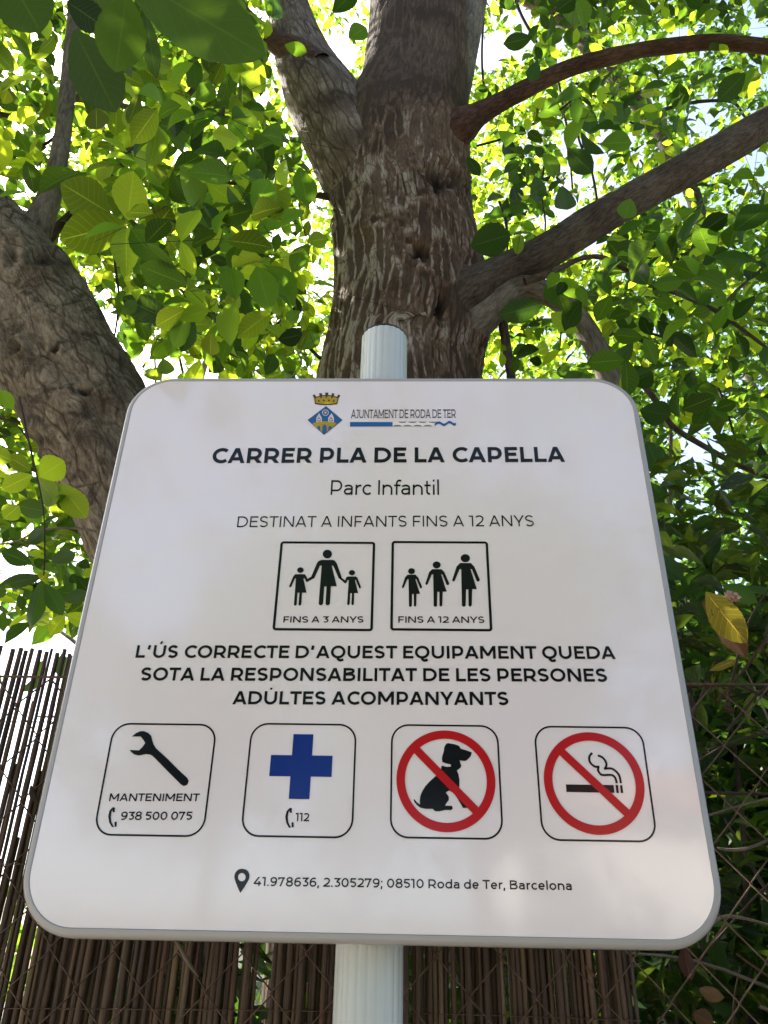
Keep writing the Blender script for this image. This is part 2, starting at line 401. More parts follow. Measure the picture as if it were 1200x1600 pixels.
prof = [(-.0003, .0006), (.0, -.0003), (.0006, -.0006), (.0014, -.0003), (.0022, .0001)]
for k in range(1, 10):
    a = math.pi / 2 * k / 9; prof.append((.0022 + .0052 * math.sin(a), .0001 + .0075 * (1 - math.cos(a))))
prof += [(.0074, .016), (.0070, .022), (.0050, .0225), (.0046, .010)]
loops_mesh('rim', [rr_loop(o, y) for o, y in prof], M_rim)
loops_mesh('back_plate', [rr_loop(-.002, .0105), rr_loop(.0040, .0115)], M_galv, close_front=True, close_back=True, smooth=False)
# pole
ztop = at(600, 507, .025)[2]
def pole():
    nf, sub, R = 22, 8, .030; ring = []
    for i in range(nf * sub):
        a = 2 * math.pi * i / (nf * sub); t = (i % sub) / sub
        r = R - .0008 * (1 - abs(2 * t - 1)) ** 3.0 - .00015 * math.sin(3 * a)
        ring.append((r * math.cos(a), r * math.sin(a)))
    px = at(600, 560, .055)[0]; pb = at(581, 1560, .055)[0]
    n = len(ring); v = []; zs = [-.03, 1.2, ztop - .001, ztop]; 
    for k, z in enumerate(zs):
        s_ = 1.0 if k < 3 else .985
        cx = px + (pb - px) * (ztop - z) / (ztop - 1.45) * .0
        v += [(cx + x * s_, .055 + y * s_, z) for x, y in ring]
    v += [(px + x * .91, .055 + y * .91, ztop) for x, y in ring] + [(px + x * .91, .055 + y * .91, ztop - .12) for x, y in ring]
    f = []
    for k in range(5):
        for j in range(n):
            a, b_ = k * n + j, k * n + (j + 1) % n; f.append((a, b_, b_ + n, a + n))
    me = polymesh('pole', v, f, True); link('pole', me, sign, M_pole)
    th = [2 * math.pi * i / 40 for i in range(40)]
    r0 = [(px + .0297 * math.cos(a), .055 + .0297 * math.sin(a), ztop + .0003) for a in th]
    r1 = [(px + .0297 * math.cos(a), .055 + .0297 * math.sin(a), ztop + .0022) for a in th]
    r2 = [(px + .027 * math.cos(a), .055 + .027 * math.sin(a), ztop + .0030) for a in th]
    f = [tuple(range(39, -1, -1))] + [(k * 40 + j, k * 40 + (j + 1) % 40, (k + 1) * 40 + (j + 1) % 40, (k + 1) * 40 + j) for k in range(2) for j in range(40)] + [tuple(range(80, 120))]
    link('pole_cap', polymesh('pole_cap', r0 + r1 + r2, f), sign, simple('black_plastic', (.015, .014, .014), .5))
    for z in (Z0 + .09, Z0 + S - .09):
        v, f = box(px - .18, px + .18, .0118, .0249, z - .015, z + .015)
        link('bracket', polymesh('bracket', v, f), sign, M_galv)
pole()

# flat print: polygons given in photo pixels or in sign metres, laid in sheets just proud of the enamel
def sp(px, py):
    P = at(px, py, 0.0); return (float(P[0]), float(P[2]))
class Print:
    def __init__(s): s.v = []; s.f = []
    def poly(s, pts, lay=0, holes=()):
        loops = [[Vector((p[0], p[1], 0)) for p in pts]] + [[Vector((p[0], p[1], 0)) for p in h] for h in holes]
        flat = [p for l in loops for p in l]; base = len(s.v)
        y = -.00045 - lay * .00016
        s.v += [(p.x, y, p.y) for p in flat]
        for t in tessellate_polygon(loops):
            a, b_, c = (flat[i] for i in t)
            if (b_.x - a.x) * (c.y - a.y) - (b_.y - a.y) * (c.x - a.x) < 0: t = (t[0], t[2], t[1])
            s.f.append(tuple(base + i for i in t))
    def pix(s, pts, o=(0, 0), k=1.0, lay=0, holes=()):
        g = lambda L: [sp(o[0] + x / k, o[1] + y / k) for x, y in L]
        s.poly(g(pts), lay, [g(h) for h in holes])
    def stroke(s, pts, w, lay=0, closed=False, clip=None, tf=None, caps=False):
        P = [np.array(p, float) for p in pts]; n = len(P); h = w / 2; A = []; B = []
        for i in range(n):
            if closed: a, c = P[i - 1], P[(i + 1) % n]
            else: a, c = P[max(i - 1, 0)], P[min(i + 1, n - 1)]
            d1 = P[i] - a; d2 = c - P[i]
            if np.linalg.norm(d1) < 1e-9: d1 = d2
            if np.linalg.norm(d2) < 1e-9: d2 = d1
            d1 = d1 / np.linalg.norm(d1); d2 = d2 / np.linalg.norm(d2)
            n1 = np.array([-d1[1], d1[0]]); n2 = np.array([-d2[1], d2[0]]); m_ = n1 + n2
            L = np.linalg.norm(m_)
            if L < .35: m_ = n1; k = 1.0
            else: m_ = m_ / L; k = min(1.0 / max(m_ @ n1, .3), 2.6)
            A.append(P[i] + m_ * h * k); B.append(P[i] - m_ * h * k)
        for i in range(n if closed else n - 1):
            j = (i + 1) % n; q = [A[i], A[j], B[j], B[i]]
            if clip is not None:
                for sgn, lim in ((1, clip[0]), (-1, clip[1])):
                    out = []
                    for a_ in range(len(q)):
                        p, r = q[a_], q[(a_ + 1) % len(q)]; ip, ir = sgn * (p[1] - lim) >= 0, sgn * (r[1] - lim) >= 0
                        if ip: out.append(p)
                        if ip != ir: out.append(p + (r - p) * ((lim - p[1]) / (r[1] - p[1])))
                    q = out
                if len(q) < 3: continue
            if tf: q = [tf(p) for p in q]
            base = len(s.v); y = -.00045 - lay * .00016
            s.v += [(float(p[0]), y, float(p[1])) for p in q]
            ar = sum(q[k][0] * q[(k + 1) % len(q)][1] - q[(k + 1) % len(q)][0] * q[k][1] for k in range(len(q)))
            idx = tuple(range(base, base + len(q))); s.f.append(idx if ar > 0 else idx[::-1])
    def build(s, name, mat, parent=None, label=None):
        o = link(name, polymesh(name, s.v, s.f), parent or sign, mat)
        if label: o['label'] = label
        return o

# geometric sans drawn as strokes; cap height 1, stroke width w
def arc(cx, cy, rx, ry, a0, a1, n=18):
    return [(cx + rx * math.cos(math.radians(a0 + (a1 - a0) * i / n)), cy + ry * math.sin(math.radians(a0 + (a1 - a0) * i / n))) for i in range(n + 1)]
def glyph(ch, w, XH=.74):
    c = w / 2; sb = .10; l = sb + c; st = []; ov = .012
    def s(p, closed=False, clip=None): st.append((p, closed, clip))
    V = lambda x, a=0.0, b_=1.0: s([(x, a), (x, b_)])
    K = (0, 1)
    def ext(p, q, e=.25):
        p = np.array(p); q = np.array(q); d = (q - p) / np.linalg.norm(q - p); return [tuple(p - d * e), tuple(q + d * e)]
    if ch == ' ': return [], .34
    if ch == 'A':
        W = 1.08; a = .02 + c * 1.1; s(ext((a, 0), (W / 2, 1.02)), clip=K); s(ext((W - a, 0), (W / 2, 1.02)), clip=K)
        xb = a + (W / 2 - a) * .28; s([(xb, .28), (W - xb, .28)]); return st, W
    if ch == 'B':
        W = 1.06; V(l); r = W - .07 - c
        s([(l, 1 - c), (.58, 1 - c)] + arc(.58, .755, r - .64, .245 - c, 90, -90, 12) + [(l, .51)])
        s([(l, .51), (.62, .51)] + arc(.62, .255 + c / 2, r - .62, .255 - c / 2, 90, -90, 12) + [(l, c)]); return st, W
    if ch in 'CG':
        W = 1.04 if ch == 'C' else 1.10; r = .5 - c + ov; cx = .06 + c + .5
        s(arc(cx, .5, .50 - c * .5, r, 47, 360 - (47 if ch == 'C' else 40), 30))
        if ch == 'G': V(W - .12 - c, .12, .52)
        return st, W
    if ch == 'D':
        W = 1.16; V(l); s([(l, 1 - c), (.50, 1 - c)] + arc(.52, .5, W - .06 - c - .52, .5 - c, 90, -90, 20) + [(l, c)]); return st, W
    if ch in 'EF':
        W = .92 if ch == 'E' else .88; V(l); s([(l, 1 - c), (W - .07, 1 - c)]); s([(l, .52 if ch == 'E' else .46), (W - .14, .52 if ch == 'E' else .46)])
        if ch == 'E': s([(l, c), (W - .05, c)])
        return st, W
    if ch == 'I': V(l); return st, 2 * l
    if ch == 'J': W = .66; s([(.12, 1 - c), (W - .12 - c, 1 - c)]); s([(W - .12 - c, 1), (W - .12 - c, .3)] + arc(.30, .3, W - .12 - c - .30, .3 - c, 0, -130, 10)); return st, W
    if ch == 'L': W = .84; V(l); s([(l, c), (W - .03, c)]); return st, W
    if ch == 'M':
        W = 1.36; V(l); V(W - l); s(ext((l * .95, 1), (W / 2, .24), .0) , clip=K); s([(W - l * .95, 1), (W / 2, .24)], clip=K); 
        s([(l * .9 - .05, 1.1), (W / 2, .24)], clip=K); s([(W - l * .9 + .05, 1.1), (W / 2, .24)], clip=K); return st, W
    if ch == 'N': W = 1.18; V(l); V(W - l); s(ext((l, 1), (W - l, 0), .2), clip=K); return st, W
    if ch in 'OQ':
        W = 1.22; s([p for p in arc(W / 2, .5, W / 2 - .06 - c, .5 - c + ov, 0, 360, 36)][:-1], closed=True)
        if ch == 'Q': s([(.56, .02), (.70, -.13), (.84, -.16), (1.02, -.08)])
        return st, W
    if ch in 'PR':
        W = 1.02 if ch == 'P' else 1.05; V(l); r = W - .08 - c; yb = .34 if ch == 'R' else .30
        s([(l, 1 - c), (.56, 1 - c)] + arc(.56, (1 - c + yb) / 2, r - .56, (1 - c - yb) / 2, 90, -90, 14) + [(l, yb)])
        if ch == 'R': s(ext((.60, yb), (W - .06 - c, 0), .15), clip=(0, yb))
        return st, W
    if ch == 'S':
        W = .92; q = W / 2; hr = (1 - 2 * c + 2 * ov) / 4; rx = q - .07 - c
        s([(.17 + rx * 1.75, .86)] [:0] + arc(q, 1 - c + ov - hr, rx, hr, 28, 250, 16)[:-2] + [(q - .02, .51)] [:0] + arc(q, c - ov + hr, rx, hr, 70, -152, 16)[2:]); return st, W
    if ch == 'T': W = .88; s([(.02, 1 - c), (W - .02, 1 - c)]); V(W / 2); return st, W
    if ch == 'U': W = 1.14; s([(l, 1), (l, .42)] + arc(W / 2, .42, W / 2 - l, .42 - c + ov, 180, 360, 20) + [(W - l, 1)]); return st, W
    if ch == 'V': W = 1.04; a = .01 + c * 1.1; s(ext((a, 1), (W / 2, -.02)), clip=K); s(ext((W - a, 1), (W / 2, -.02)), clip=K); return st, W
    if ch == 'Y': W = .98; a = .01 + c * 1.1; s(ext((a, 1), (W / 2, .40), .2)[0:1] + [(W / 2, .38)], clip=K); s(ext((W - a, 1), (W / 2, .40), .2)[0:1] + [(W / 2, .38)], clip=K); V(W / 2, 0, .42); return st, W
    if ch == "'": s([(.13 + c, 1.0), (.10 + c * .7, .66)]); return st, .26 + w
    if ch == '.': s([(.08, c), (.08 + w, c)]); return st, .16 + w
    if ch == ',': s([(.08 + c, w), (.05 + c * .8, -.18)]); return st, .16 + w
    if ch == ';': s([(.08 + c, w), (.05 + c * .8, -.18)]); s([(.08, XH - .08), (.08 + w, XH - .08)]); return st, .16 + w
    if ch == '0': W = .98; s(arc(W / 2, .5, W / 2 - .07 - c, .5 - c + ov, 0, 360, 30)[:-1], closed=True); return st, W
    if ch == '1': W = .56; s([(.02, 1 - c), (.40, 1 - c)]); V(.42 - c); return st, W
    if ch == '2': W = .86; s(arc(.40, .70, .80 - .40 - c, .30 - c + ov, 150, -20, 14) + [(.62, .45), (.12, c * 1.1)]); s([(.04, c), (W - .04, c)]); return st, W
    if ch == '3': W = .84; s([(.07, 1 - c), (.70, 1 - c), (.38, .60)]); s([(.34, .585), (.42, .585)] + arc(.42, .29 + c * .3, .36 - c * .9, .295 - c * .75, 90, -140, 16)); return st, W
    if ch == '4': W = .98; s([(.66, 1.05), (.13, .30)], clip=K); s([(.05, .27), (W - .06, .27)]); V(.68, 0, .52); return st, W
    if ch == '5': W = .86; s([(.76, 1 - c), (.20, 1 - c), (.16, .58), (.42, .58)] + arc(.42, .29 + c * .3, .36 - c * .9, .29 - c * .7, 90, -140, 16)); return st, W
    if ch in '69':
        W = .92; cx = .47; rx = .38 - c * .8; ry = .32 - c * .8; cyy = .32; 
        a = arc(cx, cyy, rx, ry, 0, 360, 24)[:-1]; b_ = [(cx - rx, cyy)] + arc(.56, .5, .56 - (cx - rx), .5 - c + ov, 165, 62, 14)
        if ch == '9': a = [(W - x, 1 - y) for x, y in a]; b_ = [(W - x, 1 - y) for x, y in b_]
        s(a, closed=True); s(b_); return st, W
    if ch == '7': W = .88; s([(.05, 1 - c), (W - .08, 1 - c)]); s([(.10, 1.0), (.10, .74)]) if w > .1 else None; s([(W - .10 - c, 1.1 - c), (.30, -.05)], clip=K); return st, W
    if ch == '8': W = .94; s(arc(W / 2, .745, .35 - c * .8, .255 - c + ov + c * .3, 0, 360, 24)[:-1], closed=True); s(arc(W / 2, .28, .41 - c * .9, .28 - c + ov + c * .25, 0, 360, 24)[:-1], closed=True); return st, W
    # lower case
    r = XH / 2
    if ch == 'a': W = .82; V(W - l, 0, XH * .64); s([(.12, XH * .84)] + arc(.40, XH - c - .17, W - l - .40, .17, 125, 0, 10) + [(W - l, XH * .5)]); s([(W - l, XH * .56), (.38, XH * .56)] + arc(.34, XH * .28 + c * .5, .25 - c * .5, XH * .28 - c * .5, 90, 270, 12) + arc(.42, .30, W - l - .42, .30 - c, 270, 340, 6)); return st, W
    if ch == 'b': W = .94; V(l, 0, 1.04); s(arc(W / 2 + .03, r, W / 2 - l + .02, r - c + ov, 0, 360, 26)[:-1], closed=True); return st, W
    if ch == 'c': W = .80; s(arc(.46, r, .39 - c, r - c + ov, 46, 314, 22)); return st, W
    if ch == 'd': W = .94; V(W - l, 0, 1.04); s(arc(W / 2 - .03, r, W / 2 - l + .02, r - c + ov, 0, 360, 26)[:-1], closed=True); return st, W
    if ch == 'e': W = .86; s([(.06 + c, r + .0), (W - .07 - c * .6, r)]); s(arc(W / 2, r, W / 2 - .06 - c, r - c + ov, 0, 318, 24)); return st, W
    if ch == 'f': W = .50; s([(.56, 1.02 - c)] + arc(.40, .78, .18, .26 - c, 80, 180, 8) + [(.22, 0)]); s([(.02, XH - c), (.50, XH - c)]); return st, W
    if ch == 'i': V(l, 0, XH); s([(l, .90), (l, .90 + w * 1.1)]); return st, 2 * l
    if ch == 'l': V(l, 0, 1.04); return st, 2 * l
    if ch == 'n': W = .94; V(l, 0, XH); s([(l, .38)] + arc(W / 2, XH - .32, W / 2 - l, .32 - c, 175, 0, 14) + [(W - l, 0)]); return st, W
    if ch == 'o': W = .92; s(arc(W / 2, r, W / 2 - .06 - c, r - c + ov, 0, 360, 28)[:-1], closed=True); return st, W
    if ch == 'r': W = .56; V(l, 0, XH); s([(l, .36)] + arc(.50, XH - .32, .50 - l, .32 - c, 175, 92, 7) + [(.54, XH - c)]); return st, W
    if ch == 't': W = .56; s([(.22, .94), (.22, .24)] + arc(.40, .24, .18, .24 - c, 180, 285, 8)); s([(.02, XH - c), (.50, XH - c)]); return st, W
    return [], .5
ACC = {'Ú': ('U', 'acute'), 'Ů': ('U', 'tick')}
def text(string, pl, pr, hl, hr_, w, mat=None, label=None, xh=.74, serif=False, track=0.0, name='lettering', parent=None):
    """pl, pr: photo pixels of the left and right ends of the baseline; hl, hr_: pixel y of the cap tops there"""
    L = sp(*pl); R = sp(*pr); H = ((sp(pl[0], hl)[1] - L[1]) + (sp(pr[0], hr_)[1] - R[1])) / 2
    items = []; x = 0
    for ch in string:
        b_, acc = ACC.get(ch, (ch, None)); st, W = glyph(b_, w, xh); items.append((x, st, W, acc)); x += W + track
    total = x - track
    pad = .03; sx = (R[0] - L[0]) / (total - 2 * pad)
    pr_ = Print()
    for x0, st, W, acc in items:
        def tf(p, x0=x0):
            X = L[0] + (p[0] + x0 - pad) * sx; return (X, L[1] + (R[1] - L[1]) * (X - L[0]) / (R[0] - L[0]) + p[1] * H)
        if acc: st = st + [([(W / 2 - .02, 1.10), (W / 2 + .12, 1.30)] if acc == 'acute' else [(W / 2 - .02, 1.12), (W / 2 + .0, 1.27)], False, None)]
        for k, (pts, closed, clip) in enumerate(st):
            pr_.stroke(pts, w * (.8 if acc and k == len(st) - 1 else 1), lay=(k % 5) * .08, closed=closed, clip=clip, tf=tf)
        if serif:
            for k, (pts, closed, clip) in enumerate(st):
                if closed: continue
                for e, o_ in ((pts[0], pts[1]), (pts[-1], pts[-2])):
                    y = 0 if abs(e[1]) < .27 and o_[1] > e[1] and abs(e[0] - o_[0]) < .7 * abs(e[1] - o_[1]) else 1 if e[1] > .95 and o_[1] < e[1] and abs(e[0] - o_[0]) < .7 * abs(e[1] - o_[1]) else None
                    if y is None: continue
                    yy = .025 if y == 0 else .975; xx = e[0] + (o_[0] - e[0]) * ((yy - e[1]) / (o_[1] - e[1]) if o_[1] != e[1] else 0)
                    pr_.stroke([(xx - .15, yy), (xx + .15, yy)], .05, lay=.45, tf=tf)
    return pr_.build(name, mat or M_black, parent, label)
text('CARRER PLA DE LA CAPELLA', (328.5, 724), (883, 722), 700.5, 698.5, .218, label='bold street name line at the top of the board')
text('Parc Infantil', (515, 773.5), (687.5, 773.5), 750.5, 750.5, .125, xh=.70, label='thin mixed case line under the street name')
text('DESTINAT A INFANTS FINS A 12 ANYS', (369, 824), (835, 822.5), 807, 805.5, .12, track=.05, label='thin capitals line about the age limit')
l1 = text('L\'ÚS CORRECTE D\'AQUEST EQUIPAMENT QUEDA', (210, 1028), (962, 1030), 1008.3, 1010, .202, label='first of three lines on adult responsibility')
text('SOTA LA RESPONSABILITAT DE LES PERSONES', (218, 1063.5), (950, 1065.5), 1043, 1045, .202, label='second of three lines on adult responsibility')
text('ADŮLTES ACOMPANYANTS', (363, 1100.7), (795.5, 1102), 1080, 1081.3, .202, label='third of three lines on adult responsibility')
text('41.978636, 2.305279; 08510 Roda de Ter, Barcelona', (395.8, 1384.2), (894.5, 1391), 1370, 1377, .162, track=.02, label='line of coordinates and place name at the foot')

def rect_from(c):
    q = [sp(*p) for p in c]; return ((q[0][0] + q[3][0]) / 2, (q[1][0] + q[2][0]) / 2, (q[2][1] + q[3][1]) / 2, (q[0][1] + q[1][1]) / 2)
def frame_poly(x0, x1, z0, z1, r, n=8):
    out = []
    for k, (cx, cz) in enumerate(((x1 - r, z1 - r), (x0 + r, z1 - r), (x0 + r, z0 + r), (x1 - r, z0 + r))):
        out += [(cx + r * math.cos(math.pi / 2 * (k + i / n)), cz + r * math.sin(math.pi / 2 * (k + i / n))) for i in range(n + 1)]
    return out
def frame(c, r, w, label):
    x0, x1, z0, z1 = rect_from(c); p = Print()
    p.stroke(frame_poly(x0 + w / 2, x1 - w / 2, z0 + w / 2, z1 - w / 2, r), w, closed=True)
    return p.build('pictogram_frame', M_black, None, label)
f1 = frame([(439, 846.5), (586.4, 846.5), (582.6, 986.3), (425, 985.5)], .0022, .0026, 'square black frame round the two children and adult')
f2 = frame([(612, 846), (762.4, 845.8), (769.4, 986.4), (609.5, 986)], .0022, .0026, 'square black frame round the three growing figures')
f3 = frame([(177, 1130.5), (339.8, 1130.5), (319, 1307), (145, 1307)], .0155, .0016, 'rounded frame round the spanner')
f4 = frame([(393, 1130.5), (558, 1130.5), (551, 1309), (374.8, 1309)], .0155, .0016, 'rounded frame round the blue cross')
f5 = frame([(611.7, 1131.7), (777.5, 1133.3), (787.6, 1312.5), (608.4, 1310)], .0155, .0016, 'rounded frame round the sitting dog')
f6 = frame([(832.6, 1134), (1002.5, 1136), (1029, 1317), (847.4, 1313.6)], .0155, .0016, 'rounded frame round the cigarette')
text('FINS A 3 ANYS', (441.7, 973), (568.3, 973), 963.2, 963.2, .168, parent=f1, name='caption')
text('FINS A 12 ANYS', (621.5, 973.2), (757.4, 973.6), 963.2, 963.5, .168, parent=f2, name='caption')
text('MANTENIMENT', (169.5, 1251.8), (311, 1252), 1239.8, 1240, .168, parent=f3, name='caption')
text('938 500 075', (187.8, 1281.2), (300, 1281.2), 1268.3, 1268.3, .168, parent=f3, name='caption')
text('112', (461.5, 1283.3), (483, 1283.5), 1270.5, 1270.5, .168, parent=f4, name='caption')

def ell(cx, cy, rx, ry, n=28): return [(cx + rx * math.cos(2 * math.pi * i / n), cy + ry * math.sin(2 * math.pi * i / n)) for i in range(n)]
def pict(name, shapes, mat, parent, o, k, label=None):
    p = Print()
    for i, sh in enumerate(shapes): p.pix(sh, o, k, lay=.1 * (i % 4))
    return p.build(name, mat, parent, label)
O1 = (430, 850)
pict('pictogram', [ell(612, 120, 54, 51), [(545, 188), (675, 188), (700, 198), (722, 230), (778, 385), (770, 410), (745, 405), (680, 255), (662, 255), (722, 498), (653, 498), (642, 705), (620, 722), (600, 718), (590, 700), (602, 500), (575, 500), (562, 700), (545, 720), (520, 718), (510, 700), (545, 255), (525, 255), (460, 400), (430, 405), (425, 380), (490, 225), (510, 200)]], M_black, f1, O1, 7.5, 'figure of an adult in a dress')
pict('pictogram', [ell(296, 308, 38, 33), [(235, 355), (345, 355), (365, 380), (378, 410), (430, 380), (455, 402), (375, 448), (360, 440), (345, 405), (330, 405), (368, 572), (315, 572), (307, 710), (290, 728), (273, 715), (285, 572), (262, 572), (252, 710), (237, 728), (220, 715), (243, 405), (233, 405), (190, 500), (175, 512), (163, 500), (212, 380)]], M_black, f1, O1, 7.5, 'figure of the left child')
pict('pictogram', [ell(900, 338, 36, 31), [(850, 382), (945, 382), (965, 400), (1005, 505), (998, 522), (983, 518), (945, 425), (935, 425), (972, 578), (926, 578), (922, 705), (907, 722), (893, 708), (900, 578), (880, 578), (873, 705), (858, 722), (843, 708), (862, 425), (850, 425), (835, 455), (820, 465), (750, 405), (765, 385), (820, 430), (830, 398)]], M_black, f1, O1, 7.5, 'figure of the right child')
FIG = [(975, 158), (1028, 158), (1045, 175), (1073, 240), (1068, 250), (1058, 248), (1033, 188), (1027, 188), (1058, 287), (1035, 287), (1033, 365), (1026, 374), (1017, 368), (1016, 288), (1005, 288), (1003, 368), (994, 375), (984, 368), (981, 188), (973, 188), (950, 243), (942, 250), (936, 243), (958, 175)]
for cx, sc, lb in ((1000, 1, 'tallest figure'), (859, .862, 'middle figure'), (735, .735, 'smallest figure')):
    g = lambda L: [((x - 1000) * sc + cx, (y - 375) * sc + 375) for x, y in L]
    pict('pictogram', [g(ell(1001, 134, 23, 20)), g(FIG)], M_black, f2, (410, 830), 3.158, lb)
pict('pictogram', [[(160, 210), (230, 155), (290, 128), (350, 125), (420, 155), (465, 200), (482, 270), (500, 330), (540, 395), (700, 540), (860, 700), (1030, 860), (1050, 905), (1030, 960), (975, 985), (930, 960), (700, 730), (520, 545), (480, 508), (440, 490), (380, 485), (270, 508), (200, 490), (155, 455), (125, 420), (275, 425), (330, 370), (370, 310), (340, 260), (300, 210)]], M_black, f3, (190, 1130), 10, 'spanner')
PH = [[(118, 238), (85, 275), (70, 340), (80, 410), (112, 468), (138, 468), (120, 435), (105, 400), (100, 340), (108, 290), (122, 262)], [(120, 235), (148, 240), (145, 295), (122, 292)], [(142, 405), (168, 405), (168, 462), (145, 465)]]
pict('pictogram', PH, M_black, f3, (160, 1230), 7.5, 'telephone handset'); pict('pictogram', PH, M_black, f4, (436.5, 1231), 7.5, 'telephone handset')
x0, x1, z0, z1 = rect_from([(458.9, 1147.4), (490.1, 1147.4), (483.1, 1248.6), (450.9, 1248.6)])
X0, X1, Zb, Zt = rect_from([(423.4, 1180.4), (519.8, 1180.4), (518, 1213.8), (420.8, 1213)])
p = Print(); p.poly([(x0, z1), (x0, Zt), (X0, Zt), (X0, Zb), (x0, Zb), (x0, z0), (x1, z0), (x1, Zb), (X1, Zb), (X1, Zt), (x1, Zt), (x1, z1)]); p.build('cross', M_blue, f4, 'blue first aid cross')
pict('pictogram', [[(725, 135), (690, 145), (665, 180), (650, 215), (640, 290), (615, 370), (605, 430), (615, 490), (680, 515), (770, 535), (775, 575), (690, 580), (600, 555), (590, 620), (560, 680), (480, 760), (370, 860), (290, 950), (230, 1050), (200, 1130), (190, 1210), (195, 1285), (140, 1250), (95, 1190), (75, 1190), (90, 1240), (140, 1300), (200, 1345), (300, 1368), (430, 1368), (480, 1410), (550, 1415), (620, 1400), (660, 1388), (780, 1390), (812, 1355), (790, 1310), (740, 1310), (665, 1310), (680, 1275), (735, 1200), (735, 1140), (700, 1090), (675, 1065), (740, 1020), (830, 1080), (900, 1180), (950, 1260), (1000, 1350), (1070, 1350), (1090, 1340), (1000, 1200), (945, 1050), (930, 960), (935, 820), (915, 720), (885, 650), (960, 590), (970, 560), (950, 510), (940, 455), (1000, 470), (1060, 465), (1120, 410), (1150, 370), (1165, 310), (1060, 270), (960, 240), (920, 185), (850, 160)]], M_black, f5, (640, 1150), 12, 'sitting dog')
pict('pictogram', [[(140, 558), (885, 568), (900, 690), (150, 675)], [(915, 568), (955, 568), (970, 692), (932, 692)], [(985, 570), (1022, 572), (1037, 692), (1000, 692)]], M_black, f6, (870, 1170), 10, 'cigarette')
p = Print()
for sm in ([(550, 65), (510, 120), (510, 190), (545, 245), (600, 280), (665, 280)], [(650, 285), (645, 340), (680, 395), (730, 412), (850, 410), (900, 440), (925, 490), (934, 540)], [(640, 105), (700, 130), (750, 180), (775, 250), (755, 310)], [(735, 312), (850, 310), (930, 360), (978, 430), (1000, 540)]):
    q = [(870 + x / 10, 1170 + y / 10) for x, y in catmull(sm, 5)]
    p.stroke([sp(*a) for a in q], .00195, lay=0)
p.build('smoke', M_black, f6)
def ban(cx, cy, le, re, te, be, parent):
    c = sp(cx, cy); rx = (sp(re, cy)[0] - sp(le, cy)[0]) / 2; rz = (sp(cx, te)[1] - sp(cx, be)[1]) / 2; R = (rx + rz) / 2; c = ((sp(re, cy)[0] + sp(le, cy)[0]) / 2, (sp(cx, te)[1] + sp(cx, be)[1]) / 2)
    t = .0078; p = Print()
    p.stroke([(c[0] + (R - t / 2) * math.cos(a), c[1] + (R - t / 2) * math.sin(a)) for a in np.linspace(0, 2 * math.pi, 72, endpoint=False)], t, lay=1.4, closed=True)
    d = (R - t * .7) / math.sqrt(2); p.stroke([(c[0] - d, c[1] + d), (c[0] + d, c[1] - d)], t * .95, lay=1.2)
    p.build('prohibition_ring', M_red, parent)
ban(696.5, 1219, 619.7, 773.6, 1141.3, 1301, f5); ban(927, 1222, 849.6, 1006.2, 1144.7, 1304.4, f6)
o = (355, 1340); k = 12.0; p = Print()
outer = [(140, 400), (135, 350), (150, 290), (190, 240), (240, 215), (290, 212), (345, 222), (390, 255), (415, 300), (420, 350), (410, 400), (380, 460), (320, 560), (245, 665), (200, 560), (160, 460)]
p.pix(outer, o, k, 0, [ell(275, 368, 72, 78, 20)[::-1]]); p.build('map_pin', M_black, None, 'map pin before the coordinates')

# crest and town hall line
crest = empty('crest', (0, 0, 0), None, None); crest.parent = sign; crest.matrix_parent_inverse = Matrix.Translation((0, -.055, 0))
del_keys = [k_ for k_ in ('label', 'category') if k_ in crest]
for k_ in del_keys: del crest[k_]
OC, KC = (475, 605), 17.14
def cr(name, shapes, mat, lay):
    p = Print()
    for sh in shapes: p.pix(sh, OC, KC, lay)
    me = polymesh(name, p.v, p.f); o_ = bpy.data.objects.new(name, me); COL.objects.link(o_); me.materials.append(mat)
    o_.parent = crest; return o_
cr('diamond_border', [[(590, 512), (1032, 885), (540, 1282), (96, 885)]], simple('crest_outline', (.02, .04, .10), .3), 0)
cr('diamond', [[(590, 530), (1008, 885), (540, 1262), (118, 885)]], M_lblue, .4)
cr('bridge', [[(222, 978), (330, 942), (450, 925), (560, 918), (670, 925), (780, 942), (888, 978), (820, 1035), (740, 1100), (660, 1165), (600, 1212), (480, 1212), (440, 1182), (340, 1100)]], M_gold, .8)
cr('arch', [[(485, 1215), (492, 1080), (515, 1030), (550, 1012), (590, 1030), (608, 1080), (608, 1205), (540, 1262)], [(355, 1110), (365, 1060), (400, 1035), (430, 1060), (438, 1150), (430, 1175)], [(650, 1165), (655, 1070), (690, 1040), (725, 1050), (745, 1090)]], M_lblue, 1.2)
cr('church', [[(330, 942), (332, 830), (365, 770), (405, 705), (445, 770), (478, 830), (480, 938)], [(645, 938), (650, 830), (690, 770), (738, 705), (778, 770), (802, 830), (805, 945)]], M_cream, 1.2)
cr('church_door', [[(360, 925), (365, 860), (400, 800), (440, 860), (445, 925)], [(680, 925), (685, 860), (722, 800), (765, 860), (770, 925)]], M_grey, 1.6)
cr('church_light', [[(380, 900), (380, 870), (402, 850), (425, 870), (425, 900)], [(700, 900), (700, 870), (722, 850), (745, 870), (745, 900)]], M_white, 2.0)
cr('sun_ring', [ell(575, 690, 88, 85)], M_cream, .8); cr('sun_ring', [ell(575, 690, 70, 68)], M_lblue, 1.2); cr('sun_disc', [ell(575, 690, 52, 50)], M_grey, 1.6); cr('sun_centre', [ell(575, 690, 26, 24)], M_cream, 2.0)
